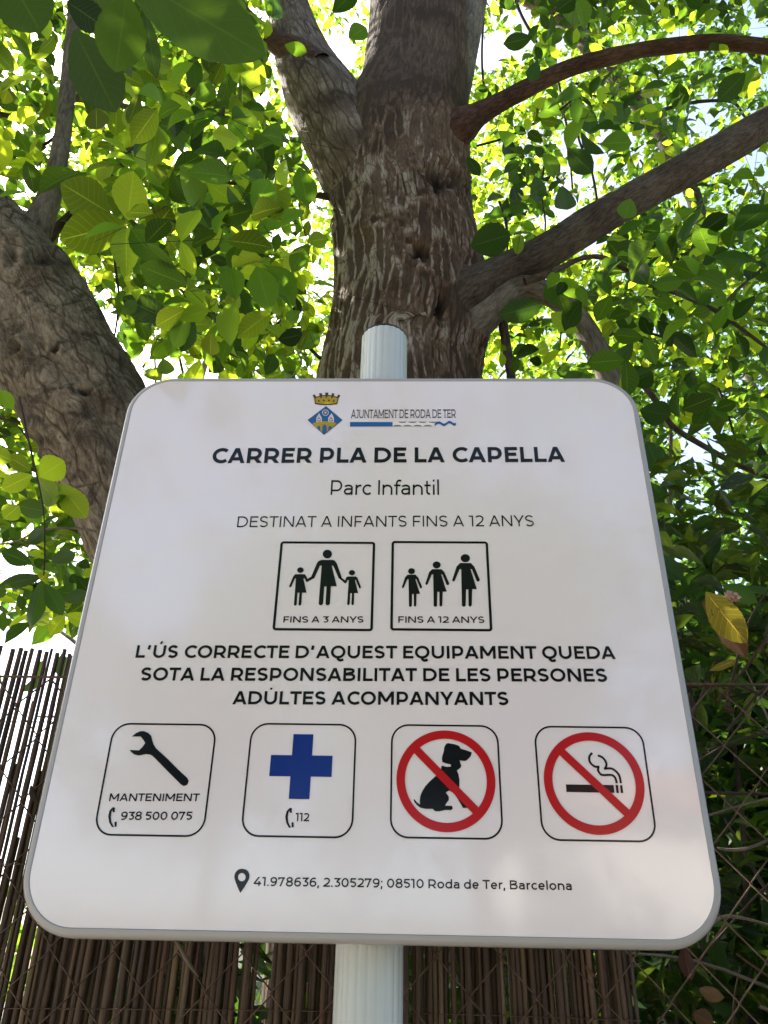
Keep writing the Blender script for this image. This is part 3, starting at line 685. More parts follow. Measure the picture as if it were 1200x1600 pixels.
cr('crown_outline', [[(292, 455), (275, 300), (230, 225), (285, 195), (330, 262), (415, 235), (405, 170), (480, 165), (490, 220), (575, 212), (570, 150), (650, 150), (650, 212), (740, 222), (745, 165), (815, 172), (800, 235), (880, 262), (920, 200), (975, 232), (925, 300), (895, 455), (760, 478), (600, 484), (430, 478)]], M_brown, 0)
cr('crown', [[(318, 425), (305, 310), (380, 275), (520, 245), (690, 245), (820, 268), (905, 310), (875, 425), (740, 452), (600, 458), (450, 450)]], M_gold, .4)
cr('crown_gem', [ell(x, y, 24, 28, 10) for x, y in ((398, 375), (530, 362), (670, 362), (798, 378), (460, 275), (600, 265), (750, 275))] , M_brown, .8)
cr('crown_jewel', [[(540, 455), (560, 415), (620, 400), (690, 410), (708, 452)]], simple('yellow_print', (.6, .42, .02), .3), .8)
text('AJUNTAMENT DE RODA DE TER', (548.5, 653.6), (712.3, 653), 640.6, 640, .13, serif=True, mat=simple('dark_red_print', (.055, .03, .032), .3), label='small condensed serif line beside the crest')
o = (540, 630); k = 6.667
p = Print(); p.pix([(46, 198), (490, 198), (490, 244), (46, 246)], o, k)
top = [(930 + 220 * t, 218 + 13 * math.sin(t * 2 * math.pi * 2 + 2.4) - 8 * t) for t in np.linspace(0, 1, 26)]
for i in range(25): p.pix([(top[i][0], top[i][1] - 13), (top[i + 1][0], top[i + 1][1] - 13), (top[i + 1][0], top[i + 1][1] + 13), (top[i][0], top[i][1] + 13)], o, k)
p.build('logo_bar', M_lblue, None, 'blue bar ending in a wave under the serif line')
p = Print(); p.pix([(490, 196), (925, 194), (925, 240), (490, 244)], o, k); p.build('logo_bar', M_white, None, 'pale wavy middle of the bar')
p = Print()
for i in range(4):
    x = 540 + i * 105
    p.pix([(x - 52 + 30, 243)] + [(x + 45 * math.cos(a) , 243 - 14 * math.sin(a)) for a in np.linspace(math.pi, 0, 8)], o, k, .5)
    p.pix([(x + 52 + 45 * math.cos(a), 195 + 13 * math.sin(a)) for a in np.linspace(0, math.pi, 8)], o, k, .5)
p.build('wave_crest', M_grey, None)

# ------------------------------------------------------------------ chain-link fence and reed screen
FY = .115
def chain():
    root = empty('chain_link_fence', (.1, FY, 0), 'rusty chain-link wire fence with diamond mesh behind the board', 'fence')
    n0 = at(1093, 1502, FY); cw = .0615; rh = .0335
    i0 = int(-1.7 / cw); r0 = -int((n0[2] - .03) / rh); r1 = int((1.80 - n0[2]) / rh)
    for typ in (0, 1):
        tpl = []
        for r in range(r0, r1 + 1):
            odd = r % 2
            x = (.5 if odd else 0) if typ == 0 else (.5 if odd else 1.0)
            yy = .0013 * (1 if (odd ^ typ) else -1)
            tpl.append((x * cw + (-.0012 if (x < .5 and typ == 0) or (x == .5 and typ == 1) else .0012), yy, r * rh))
        v, f, b, ex, capf = tube_data(tpl, [.0011] * len(tpl), 5, cap=False)
        me = mesh('wire', v, f)
        for i in range(i0, -i0 + 4):
            M = Matrix.Translation((n0[0] + i * cw, FY, n0[2]))
            link('wire', me, root, M_wire, M)
    for z in (1.795, .9, .04):
        tube('line_wire', [(-1.7, FY - .003, z), (0, FY - .003, z - .004), (1.95, FY - .003, z)], [.0014] * 3, 6, root, M_wire)
    for x in (-1.72, 1.95):
        tube('post', [(x, FY + .01, -.05), (x, FY + .01, 1.0), (x, FY + .01, 1.86)], [.024] * 3, 16, root, M_galv)
chain()
def reeds():
    root = empty('reed_screen', (-.4, .13, 0), 'brown split reed screen tied upright behind the wire mesh', 'fence')
    top = 1.5 + 0.0; ztop_ = at(60, 1020, .135)[2]; xr = at(988, 1520, .135)[0]
    def reed(x, y, z1, r, lean, amp, seed, rear=None):
        rr = np.random.default_rng(seed); n = 30; zs = np.concatenate([np.linspace(.02, 1.35, 8, endpoint=False), np.linspace(1.35, z1, 22)])
        ph = rr.uniform(0, 6); P = np.stack([x + lean * (zs - 1.5) + amp * np.sin(zs * 3.1 + ph), y + .002 * np.sin(zs * 2.3 + ph * 2), zs], 1)
        R = r * (1 + .035 * rr.normal(size=n)) * np.linspace(1.08, .92, n); nd = rr.integers(0, 9); R[8 + nd::9] *= 1.16; P[:, 0] += np.cumsum(rr.normal(size=n)) * .00018
        if rear is not None:
            v, f, b, ex, cf = tube_data(P, R, 6); rear.append((v, f)); return
        tube('reed', P, R, 7, root, M_reed)
    k = 0
    x = -1.05
    gapx = at(415, 1520, .135)[0]
    while x < xr:
        r = random.choice([.0019, .0023, .0026, .0029, .0034])
        if abs(x - gapx) < .006: x += .004; k += 1; continue
        wide = x < at(110, 1100, .135)[0] + .02
        reed(x, .128 + random.uniform(-.001, .001), ztop_ + random.gauss(0, .003), r, random.gauss(0, .004), abs(random.gauss(0, .0018)), k)
        x += 2 * r + (random.choice([.0002, .0008, .0015, .0034]) if wide else random.choice([.0002, .0006, .0012, .0028])); k += 1
    x = -1.05; back_row = []
    while x < xr - .004:
        r = random.choice([.0021, .0026, .0030])
        if abs(x - gapx) < .010 : x += .006; continue
        z1 = random.choice([1.62, 1.69, 1.76, 1.80, 1.80]) + random.gauss(0, .015) if x < -.28 else ztop_ - abs(random.gauss(0, .03))
        reed(x, .1375 + random.uniform(-.001, .001), z1, r, random.gauss(0, .006), abs(random.gauss(0, .002)), k, back_row)
        x += 2 * r + random.choice([-.0006, .0002, .0008]); k += 1
    off = np.cumsum([0] + [len(v) for v, f in back_row[:-1]])
    o_ = link('rear_reeds', mesh('rear_reeds', np.vstack([v for v, f in back_row]), np.vstack([f + o for (v, f), o in zip(back_row, off)])), root, M_reed); o_['kind'] = 'stuff'
    print('reeds', len([c for c in root.children if c.name.startswith('reed')]), len(back_row))
    for z in (1.745, 1.60, 1.475, 1.2, .8, .4):
        P = [(xx, .1238 + .0006 * math.sin(xx * 400), z + .003 * math.sin(xx * 5 + z)) for xx in np.linspace(-1.05, xr, 80)]
        tube('tie_wire', P, [.0006] * 80, 5, root, M_wire)
    return xr
XR = reeds()

# ------------------------------------------------------------------ leaves
def leaf_template(rows, cols, fold=.22, curl=.16, wave=.0, serr=0.0, seed=0):
    """unit leaf: base at 0, tip at y=1, half width about .5 at x scale 1"""
    r = np.random.default_rng(seed); t = np.linspace(0, 1, rows); t[1:-1] = t[1:-1]
    w = .5 * np.sin(math.pi * t ** 1.12) ** .72; w[0] = .015; w[-1] = .006
    w = w * (1 + .0 * t)
    xs = np.linspace(-1, 1, cols); X = w[:, None] * xs[None]; Y = np.repeat(t[:, None], cols, 1)
    if serr: X[:, [0, -1]] *= (1 + serr * (np.arange(rows) % 2 - .5))[:, None]
    Z = fold * np.abs(X) - curl * (Y ** 2) + wave * np.sin(Y * 9 + r.uniform(0, 6)) * np.abs(xs)[None] ** 1.5
    v = np.stack([X, Y, Z], -1).reshape(-1, 3); idx = np.arange(rows * cols).reshape(rows, cols)
    f = np.stack([idx[:-1, :-1], idx[:-1, 1:], idx[1:, 1:], idx[1:, :-1]], -1).reshape(-1, 4)
    luv = np.stack([np.repeat(xs[None], rows, 0), Y, np.zeros_like(Y)], -1).reshape(-1, 3)
    return v, f, luv
T_hero = leaf_template(19, 9, .16, .14, .02, .05, 1)
T_part = [leaf_template(7, 5, fo, cu, .02, 0, k) for k, (fo, cu) in enumerate(((.25, .18), (.12, .05), (.35, .30)))]
T_mid = leaf_template(5, 3, .22, .18); T_curly = leaf_template(6, 5, .42, .34, .05, 0, 9); T_far = leaf_template(3, 3, .25, .15)
def leaf_me(name, T, mat):
    me = mesh(name, T[0], T[1], {'luv': ('FLOAT_VECTOR', T[2]), 'tint': ('FLOAT', np.zeros(len(T[0])))})
    me.materials.append(mat); return me
def frames(d, nrm):
    d = d / np.linalg.norm(d, axis=-1, keepdims=True)
    s = np.cross(d, nrm); s /= np.maximum(np.linalg.norm(s, axis=-1, keepdims=True), 1e-6)
    n = np.cross(s, d); return s, d, n
def joined(name, T, B, D, NR, L, W, parent, mat, kind='stuff'):
    if len(B) == 0: return None
    s, d, n = frames(D, NR); v0, f0, luv = T; k = len(v0)
    v = (B[:, None] + s[:, None] * (v0[None, :, 0:1] * (L * W)[:, None, None]) + d[:, None] * (v0[None, :, 1:2] * L[:, None, None])
         + n[:, None] * (v0[None, :, 2:3] * L[:, None, None])).reshape(-1, 3)
    f = (f0[None] + (np.arange(len(B)) * k)[:, None, None]).reshape(-1, 4)
    me = mesh(name, v, f, {'luv': ('FLOAT_VECTOR', np.tile(luv, (len(B), 1))), 'tint': ('FLOAT', np.repeat(rng.random(len(B)), k))})
    o_ = link(name, me, parent, mat)
    if kind: o_['kind'] = kind
    return o_
def leaf_parts(meshes, B, D, NR, L, W, parent):
    s, d, n = frames(D, NR)
    for i in range(len(B)):
        M = Matrix(((s[i][0] * L[i] * W[i], d[i][0] * L[i], n[i][0] * L[i], B[i][0]), (s[i][1] * L[i] * W[i], d[i][1] * L[i], n[i][1] * L[i], B[i][1]),
                    (s[i][2] * L[i] * W[i], d[i][2] * L[i], n[i][2] * L[i], B[i][2]), (0, 0, 0, 1)))
        link('leaf', meshes[i % len(meshes)], parent, None, M)
def unit(v): return v / np.maximum(np.linalg.norm(v, axis=-1, keepdims=True), 1e-9)

def compound(C, n_pairs=2, size=.10, droop=.35, flat=.45):
    """pinnate walnut leaves at the points C: returns arrays of leaflets and the stalks"""
    n = len(C); az = rng.uniform(0, 2 * math.pi, n)
    ax = np.stack([np.cos(az), np.sin(az), -droop + .45 * rng.normal(size=n)], 1); ax = unit(ax)
    up = unit(np.stack([flat * rng.normal(size=n), flat * rng.normal(size=n), np.ones(n)], 1))
    s, d, nn = frames(ax, up)
    L0 = size * rng.uniform(.75, 1.3, n); B, D, NR, L, W, R0, R1 = [], [], [], [], [], [], []
    slots = [(1.0, 0)] + [(.30 + .60 * k / max(n_pairs, 1) , sg) for k in range(n_pairs) for sg in (-1, 1)]
    for t, sg in slots:
        keep = rng.random(n) < .9; c = C + d * (t * L0 * 2.4)[:, None] + nn * (-.12 * t * t * L0)[:, None]
        dd = d if sg == 0 else unit(d * .55 + s * sg * .9 + .18 * rng.normal(size=(n, 3)))
        dd = unit(dd + np.array([0, 0, -.15]) + .10 * rng.normal(size=(n, 3)))
        B.append(c[keep]); D.append(dd[keep]); NR.append(unit(nn + .30 * rng.normal(size=(n, 3)))[keep])
        L.append((L0 * rng.uniform(.75, 1.15, n) * (1.15 if sg == 0 else .7 + .35 * t))[keep]); W.append(rng.uniform(.50, .68, n)[keep])
    return [np.concatenate(a) for a in (B, D, NR, L, W)], (C, C + d * (L0 * 2.4)[:, None])
def stalks(name, A, Bp, r, parent, mat, kind='stuff'):
    """thin tapering three-sided stalks joined as one mesh"""
    n = len(A); d = unit(Bp - A); ref = np.tile([0.3, .2, 1.0], (n, 1)); s = unit(np.cross(d, ref)); t = np.cross(d, s)
    vs = []
    for P, k in ((A, 1.0), (Bp, .5)):
        for a in (0, 2.094, 4.189): vs.append(P + (s * math.cos(a) + t * math.sin(a)) * (r * k)[:, None])
    v = np.stack(vs, 1).reshape(-1, 3); f0 = np.array([(0, 1, 4, 3), (1, 2, 5, 4), (2, 0, 3, 5)])
    f = (f0[None] + (np.arange(n) * 6)[:, None, None]).reshape(-1, 4)
    o_ = link(name, mesh(name, v, f), parent, mat)
    if kind: o_['kind'] = kind
    return o_

# where the crowns have gaps (seen from the path; px, py, rx, ry, strength)
HOLES = [(150, 530, 38, 46, 1), (235, 575, 55, 22, .9), (320, 582, 30, 18, .9), (12, 715, 22, 30, .6), (60, 1012, 120, 22, .9), (20, 885, 26, 26, .7), (120, 880, 20, 24, .5), (50, 640, 26, 26, .7),
         (275, 245, 12, 16, 1), (80, 100, 30, 30, .6), (525, 85, 26, 24, .95), (920, 225, 42, 42, .62), (905, 320, 36, 60, .62), (975, 250, 36, 40, .5), (860, 350, 30, 30, .4),
         (1100, 690, 36, 30, .8), (1050, 740, 22, 28, .7), (25, 300, 36, 34, .6), (1100, 180, 30, 30, .5), (1180, 235, 40, 40, .6), (800, 50, 30, 40, .6), (1062, 55, 10, 12, 1), (1185, 45, 12, 15, 1),
         (360, 20, 20, 14, .5), (410, 150, 16, 12, .8), (760, 80, 20, 30, .7), (1040, 620, 16, 16, .6), (1150, 600, 22, 14, .4)]
def open_at(P, thr=1.0):
    x, y, z = proj(P); k = np.zeros(len(P))
    for hx, hy, rx, ry, s_ in HOLES:
        k = np.maximum(k, s_ * np.clip(1.9 - ((x - hx) / rx) ** 2 - ((y - hy) / ry) ** 2, 0, 1))
    return rng.random(len(P)) < k * thr
def sample(n, z0, z1, x0=-260, x1=1460, y0=-420, y1=1090, power=2.0):
    px = rng.uniform(x0, x1, n); py = rng.uniform(y0, y1, n); u = rng.random(n)
    dz = (z0 ** power + u * (z1 ** power - z0 ** power)) ** (1 / power)
    d = np.stack([(px - 600) / F, (py - 800) / F, np.ones(n)], 1) @ RW
    return CAM + d * dz[:, None]
def lim(P, *fs):
    k = np.ones(len(P), bool)
    for f_ in fs: k &= f_(P)
    return P[k]

def P_(L, Y):
    """list of (px, py, width px[, Y]) -> points and radii"""
    P, R = [], []
    for a in L:
        y = a[3] if len(a) > 3 else Y
        p = at(a[0], a[1], y); P.append(p); R.append(a[2] / 2 * depth(p) / F)
    return np.array(P), np.array(R)
def branch(L, Y, parent, mat, ns=14, sub=5, bump=.05, seed=1, name='branch', hook=None):
    P, R = P_(L, Y); Q = catmull(np.column_stack([P, R]), sub)
    return tube(name, Q[:, :3], np.maximum(Q[:, 3], .0008), ns, parent, mat, bump, seed, hook)

# ------------------------------------------------------------------ main walnut tree
base_p = at(628, 640, 2.0)
walnut = empty('walnut_tree', (float(base_p[0]), 2.0, 0), 'thick furrowed walnut trunk rising straight behind the pole top, forking overhead', 'tree')
def main_trunk():
    L = [(625, 640, 262), (627, 590, 250), (634, 540, 246), (638, 480, 238), (637, 430, 236), (630, 380, 226), (624, 340, 220), (623, 300, 218), (624, 250, 214), (634, 200, 196), (645, 150, 172), (650, 100, 160), (653, 50, 152), (655, 0, 147), (660, -120, 128), (668, -300, 105), (690, -480, 80)]
    P, R = P_(L, 2.0)
    x, z = P[0][0], P[0][2]
    low = [(x + .02, 2.0, 0 - .1, R[0] * 1.35), (x + .01, 2.0, z * .3, R[0] * 1.08), (x, 2.0, z * .65, R[0] * 1.02)]
    A = np.vstack([np.array(low), np.column_stack([P, R])])
    lo = catmull(A[:4], 12)[:-1]; hi = catmull(A[2:], 46)[46:]
    Q = np.vstack([lo, hi]); ns = 300
    # pixel positions of old branch scars and cracks on the trunk face: centre, half sizes (px), depth (m)
    feats = [(690, 278, 22, 22, .045), (655, 396, 17, 13, .035), (690, 478, 8, 26, .03), (545, 203, 6, 10, .03), (512, 318, 7, 24, .03), (510, 230, 5, 26, .025), (604, 330, 22, 26, -.012), (700, 250, 12, 8, .02), (575, 355, 18, 16, -.014), (660, 374, 10, 8, -.012), (750, 520, 14, 30, -.02)]
    state = {}
    def hook(U, V, rr):
        T = np.gradient(Q[:, :3], axis=0); T /= np.linalg.norm(T, axis=1)[:, None]
        N_ = np.zeros_like(T); cur = np.array([0, 1.0, 0]) - T[0] * T[0][1]; cur /= np.linalg.norm(cur)
        for i in range(len(T)):
            cur = cur - T[i] * (cur @ T[i]); cur /= np.linalg.norm(cur); N_[i] = cur
        B_ = np.cross(T, N_)
        dirs = np.cos(U)[..., None] * N_[:, None] + np.sin(U)[..., None] * B_[:, None]
        pos = Q[:, None, :3] + rr[..., None] * dirs
        px, py, dz = proj(pos); front = dirs[..., 1] < 0.25
        hole = np.zeros_like(rr); out = rr.copy()
        # broad flutes and swellings of an old trunk
        out += .010 * np.sin(3 * U + V * 1.2) + .007 * np.sin(5 * U - V * 2.1 + 1) + .004 * np.sin(9 * U + 2.0 * np.sin(V * 3))
        wob = .18 * np.sin(px * .31 + py * .17) + .15 * np.sin(py * .43 - px * .21)
        for fx, fy, rx, ry, dd in feats:
            q = np.sqrt(((px - fx) / rx) ** 2 + ((py - fy) / ry) ** 2) * (1 + wob)
            g = np.exp(-q ** 2 * 1.2) * front
            out -= dd * g
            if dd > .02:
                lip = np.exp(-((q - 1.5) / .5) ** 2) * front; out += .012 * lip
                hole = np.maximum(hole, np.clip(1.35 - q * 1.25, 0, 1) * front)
        return out, hole
    t = tube('trunk', Q[:, :3], Q[:, 3], ns, walnut, M_bark, 0.0, 3, hook)
main_trunk()
branch([(612, 400, 70), (592, 330, 120), (566, 270, 136), (538, 215, 130), (508, 160, 116), (480, 105, 92), (460, 50, 74), (448, 0, 62), (434, -70, 54), (420, -160, 46)], 1.90, walnut, M_limb, 150, 26, .04, 5)
branch([(500, 115, 60), (470, 88, 48), (435, 68, 36), (402, 45, 28), (378, 15, 20), (368, -20, 18), (350, -90, 14)], 1.80, walnut, M_redbranch, 24, 6, .08, 6)
branch([(690, 230, 50), (700, 160, 62), (712, 90, 64), (724, 30, 62), (735, -20, 60), (752, -90, 52), (790, -220, 38)], 2.12, walnut, M_greybranch, 48, 8, .05, 7)
branch([(690, 215, 60), (718, 198, 58), (742, 182, 40), (770, 166, 31), (810, 145, 28), (880, 110, 26), (950, 90, 26), (1000, 78, 23), (1050, 72, 25), (1120, 66, 24), (1200, 73, 23), (1320, 92, 22), (1450, 150, 14)], 1.85, walnut, M_redbranch, 28, 8, .07, 8)
branch([(690, 490, 90), (730, 462, 84), (762, 440, 66), (795, 422, 57), (850, 395, 55), (930, 345, 56), (1000, 305, 54), (1100, 250, 52), (1200, 193, 50), (1300, 135, 46), (1450, 50, 36)], 1.86, walnut, M_branch, 36, 8, .05, 9)
branch([(705, 540, 60), (742, 508, 60), (778, 474, 50), (812, 452, 42), (848, 455, 37), (888, 480, 36), (925, 530, 34), (952, 592, 37), (968, 650, 34), (985, 760, 28)], 1.88, walnut, M_greybranch, 30, 8, .07, 10)
branch([(770, 470, 16), (784, 500, 15), (792, 545, 15), (800, 600, 14), (806, 660, 12)], 1.95, walnut, M_branch, 12, 5, .06, 11)
branch([(925, 530, 14), (955, 550, 12), (990, 585, 11), (1020, 620, 10), (1050, 665, 10), (1100, 697, 9), (1150, 725, 9), (1200, 745, 8), (1280, 770, 6)], 1.9, walnut, M_branch, 10, 5, .06, 12)
branch([(820, 440, 14), (862, 426, 11), (905, 405, 8), (940, 402, 8), (975, 420, 8), (1010, 440, 8), (1075, 465, 8), (1120, 487, 7), (1160, 515, 6), (1200, 545, 5)], 1.6, walnut, M_branch, 10, 5, .06, 13)
branch([(1120, 487, 6), (1150, 455, 5), (1200, 412, 5), (1240, 380, 4)], 1.6, walnut, M_branch, 8, 4, .05, 14)
branch([(515, 308, 12), (480, 303, 8), (430, 296, 7), (395, 290, 6), (340, 284, 6), (270, 280, 4)], 1.9, walnut, M_redbranch, 10, 5, .06, 15)
branch([(440, 296, 5), (441, 250, 5), (432, 215, 4), (410, 190, 4), (372, 165, 3)], 1.85, walnut, M_redbranch, 8, 5, .06, 16)
branch([(1048, 670, 6), (1048, 700, 6), (1046, 740, 5), (1047, 790, 4)], 1.95, walnut, M_greybranch, 8, 4, .06, 17)
branch([(500, 560, 6), (485, 545, 6), (462, 520, 5), (420, 512, 5), (370, 495, 4), (320, 462, 4), (285, 430, 3.5), (245, 395, 3), (200, 345, 2.5)], 1.5, walnut, M_twig, 8, 5, .05, 18)

# ------------------------------------------------------------------ leaning tree on the left
lp = at(250, 900, 1.25)
lean = empty('leaning_tree', (float(lp[0]) + .25, 1.25, 0), 'grey knobbly trunk leaning to the left behind the board with a slim branch going up', 'tree')
def lean_trunk():
    L = [(262, 930, 168), (225, 845, 168), (182, 745, 176), (134, 640, 186), (92, 568, 188), (48, 492, 188), (0, 425, 180), (-60, 350, 160), (-150, 265, 140), (-300, 150, 115)]
    P, R = P_(L, 1.2)
    low = [(P[0][0] + .32, 1.25, -.1, R[0] * 1.3), (P[0][0] + .22, 1.22, .8, R[0] * 1.05)]
    A = np.vstack([np.array(low), np.column_stack([P, R])])
    Q = np.vstack([catmull(A[:3], 10)[:-1], catmull(A[1:], 50)[50:]])
    feats = [(28, 545, 7, 9, .018), (86, 545, 7, 6, .010), (60, 690, 12, 14, .012), (130, 610, 14, 8, .010), (20, 395, 10, 20, .010), (68, 405, 20, 10, .01)]
    def hook(U, V, rr):
        T = np.gradient(Q[:, :3], axis=0); T /= np.linalg.norm(T, axis=1)[:, None]
        N_ = np.zeros_like(T); cur = np.array([0, 1.0, 0]) - T[0] * T[0][1]; cur /= np.linalg.norm(cur)
        for i in range(len(T)):
            cur = cur - T[i] * (cur @ T[i]); cur /= np.linalg.norm(cur); N_[i] = cur
        B_ = np.cross(T, N_); dirs = np.cos(U)[..., None] * N_[:, None] + np.sin(U)[..., None] * B_[:, None]
        px, py, dz = proj(Q[:, None, :3] + rr[..., None] * dirs); front = dirs[..., 1] < .2
        out = rr + .006 * np.sin(3 * U + V * 2) + .005 * smoothnoise(U, V, 4, 5, 9) + .004 * np.sin(7 * U + 3 * np.sin(V * 4)); hole = np.zeros_like(rr)
        for fx, fy, rx, ry, dd in feats:
            q = np.sqrt(((px - fx) / rx) ** 2 + ((py - fy) / ry) ** 2)
            out += front * (-dd * np.exp(-q ** 2 * 1.3) + .010 * np.exp(-((q - 1.6) / .6) ** 2)); hole = np.maximum(hole, np.clip(1.0 - q, 0, 1) * front * .9)
        return out, hole
    tube('trunk', Q[:, :3], Q[:, 3], 300, lean, M_bark2, 0, 4, hook)
lean_trunk()
branch([(20, 430, 80), (42, 385, 62), (62, 345, 44), (84, 285, 32), (98, 210, 26), (106, 135, 24), (113, 60, 22), (119, 0, 22), (124, -90, 19), (130, -220, 14)], 1.16, lean, M_greybranch, 28, 8, .05, 21)
branch([(70, 380, 20), (95, 350, 14), (125, 322, 13), (165, 288, 14), (205, 240, 13), (250, 195, 10), (320, 120, 8)], 1.35, lean, M_branch, 14, 6, .06, 22)
branch([(-120, 260, 20), (-40, 215, 18), (0, 182, 17), (40, 160, 16), (98, 152, 14), (170, 160, 11), (240, 180, 6)], 1.9, lean, M_branch, 14, 6, .06, 23)
branch([(-30, 250, 5), (40, 240, 5), (85, 215, 5), (100, 190, 4)], 1.6, lean, M_twig, 8, 4, .05, 24)
branch([(205, 355, 3), (178, 372, 4), (182, 430, 4), (186, 470, 4), (178, 530, 3), (168, 560, 2.5)], 1.2, lean, M_twig, 8, 5, .05, 25)
branch([(-20, 650, 4), (20, 660, 3), (45, 690, 3), (52, 730, 2.5)], 1.0, lean, M_twig, 6, 4, .05, 26)
branch([(0, 380, 4), (40, 345, 4), (80, 310, 3)][::-1], 1.5, lean, M_twig, 6, 4, .05, 28)

# single leaves that stand out, each from its base pixel to its tip pixel
def one_leaf(base, tip, wpx, Y0, Y1=None, mat=M_leaf, T=T_hero, tilt=.0, parent=None, cup=.4, name='leaf', cache={}):
    A = at(base[0], base[1], Y0); B = at(tip[0], tip[1], Y1 if Y1 is not None else Y0)
    L = np.linalg.norm(B - A); d = (B - A) / L; mid = (A + B) / 2
    wm = wpx * depth(mid) / F
    toc = unit(CAM - mid); s = unit(np.cross(d, -toc)); n = unit(np.cross(s, d))
    c, sn = math.cos(tilt), math.sin(tilt); s, n = s * c + n * sn, n * c - s * sn
    key = (mat.name, id(T[0]))
    if key not in cache: cache[key] = leaf_me('leaf', T, mat)
    W = wm / .96
    M = Matrix(((s[0] * W, d[0] * L, n[0] * L * cup, A[0]), (s[1] * W, d[1] * L, n[1] * L * cup, A[1]), (s[2] * W, d[2] * L, n[2] * L * cup, A[2]), (0, 0, 0, 1)))
    return link(name, cache[key], parent, None, M)
HERO = [((185, -48), (424, 92), 104, -.20, -.26, M_near), ((198, -12), (180, 118), 74, -.22, -.24, M_near), ((116, 46), (184, 182), 78, -.16, -.2, M_near),
        ((104, 2), (168, 46), 44, -.1, -.12, M_near), ((12, -40), (66, 54), 84, -.3, -.3, M_near), ((226, 18), (245, 128), 26, -.05, -.08, M_near),
        ((160, -30), (150, 30), 40, -.05, -.08, M_near)]
for b_, t_, w_, y0_, y1_, m_ in HERO: one_leaf(b_, t_, w_, y0_, y1_, m_, parent=lean, cup=.12)
branch([(-60, -60, 5), (30, -45, 4.5), (120, -30, 4), (200, -22, 4), (250, -28, 4), (330, -60, 3)], -.2, lean, M_twig, 8, 5, .03, 27)
HERO2 = [((172, 333), (98, 288), 62, M_leaf_sun), ((200, 350), (92, 374), 64, M_leaf_sun), ((200, 344), (207, 272), 54, M_leaf_sun), ((234, 368), (266, 326), 46, M_leaf_sun), ((236, 375), (183, 398), 38, M_leaf), ((262, 392), (224, 434), 40, M_leaf),
         ((232, 372), (205, 360), 30, M_leaf), ((342, 384), (306, 320), 52, M_leaf), ((328, 388), (270, 384), 28, M_leaf), ((328, 386), (386, 374), 28, M_leaf), ((330, 402), (356, 412), 16, M_leaf),
         ((260, 498), (196, 468), 44, M_leaf), ((292, 482), (240, 512), 34, M_leaf_sun), ((296, 486), (268, 548), 30, M_leaf), ((300, 492), (286, 556), 26, M_leaf_d), ((310, 400), (268, 372), 22, M_leaf_sun),
         ((418, 430), (372, 424), 22, M_leaf_sun), ((420, 436), (464, 448), 24, M_leaf_sun), ((366, 448), (362, 492), 24, M_leaf_sun), ((470, 400), (440, 418), 24, M_leaf_sun), ((480, 378), (512, 372), 26, M_leaf_sun), ((478, 370), (482, 345), 12, M_leaf_sun),
         ((206, 162), (208, 212), 30, M_leaf_sun), ((150, 168), (152, 206), 36, M_leaf_sun), ((332, 208), (380, 226), 28, M_leaf_sun), ((322, 240), (342, 288), 20, M_leaf_sun), ((285, 110), (262, 128), 22, M_leaf_sun), ((312, 128), (318, 100), 22, M_leaf_sun), ((225, 240), (250, 248), 22, M_leaf_sun), ((242, 252), (256, 296), 24, M_leaf_sun),
         ((52, 168), (30, 192), 26, M_leaf_sun), ((8, 200), (20, 218), 22, M_leaf_sun), ((205, 236), (238, 262), 24, M_leaf_sun), ((255, 560), (262, 590), 26, M_leaf), ((330, 520), (328, 560), 28, M_leaf_sun)]
for k, (b_, t_, w_, m_) in enumerate(HERO2): one_leaf(b_, t_, w_, .72 + .02 * (k % 5), .69 + .03 * (k % 4), m_, tilt=.25 * math.sin(k * 2.1), parent=lean)
HERO3 = [((950, 158), (968, 204), 50, M_leaf_d), ((920, 165), (920, 216), 32, M_leaf_d), ((735, 385), (798, 366), 50, M_leaf_d), ((800, 375), (820, 390), 26, M_leaf), ((878, 290), (888, 338), 32, M_leaf_d), ((792, 210), (800, 256), 22, M_leaf_d), ((835, 275), (845, 320), 26, M_leaf_d), ((800, 290), (812, 322), 24, M_leaf_d), ((770, 300), (778, 318), 26, M_leaf),
         ((1000, 148), (1028, 142), 14, M_leaf_sun), ((1005, 165), (1030, 192), 20, M_leaf), ((840, 95), (828, 130), 22, M_leaf_d), ((900, 0), (880, 40), 44, M_leaf), ((905, 50), (880, 76), 26, M_leaf), ((860, 260), (880, 270), 18, M_leaf_d),
         ((730, 245), (750, 275), 18, M_leaf_d), ((1055, 440), (1096, 438), 18, M_leaf_sun), ((1080, 490), (1112, 486), 20, M_leaf), ((985, 600), (1020, 580), 40, M_leaf_d), ((1000, 640), (1050, 650), 40, M_leaf_d), ((1065, 640), (1118, 620), 30, M_leaf), ((1118, 640), (1150, 628), 22, M_leaf), ((1010, 690), (1030, 732), 36, M_leaf_d), ((1080, 610), (1060, 600), 26, M_leaf),
         ((1140, 790), (1210, 760), 34, M_leaf_d), ((860, 490), (890, 512), 26, M_leaf_sun), ((985, 310), (975, 345), 30, M_leaf), ((960, 365), (975, 395), 26, M_leaf_sun), ((520, 20), (560, -20), 30, M_leaf_d), ((545, 60), (575, 40), 28, M_leaf), ((430, -5), (428, 34), 28, M_leaf_d), ((445, 70), (480, 82), 20, M_leaf), ((465, 545), (500, 520), 30, M_leaf)]
for k, (b_, t_, w_, m_) in enumerate(HERO3): one_leaf(b_, t_, w_, 1.45 + .03 * (k % 5), 1.4 + .03 * (k % 4), m_, tilt=.3 * math.sin(k * 1.7), parent=walnut)
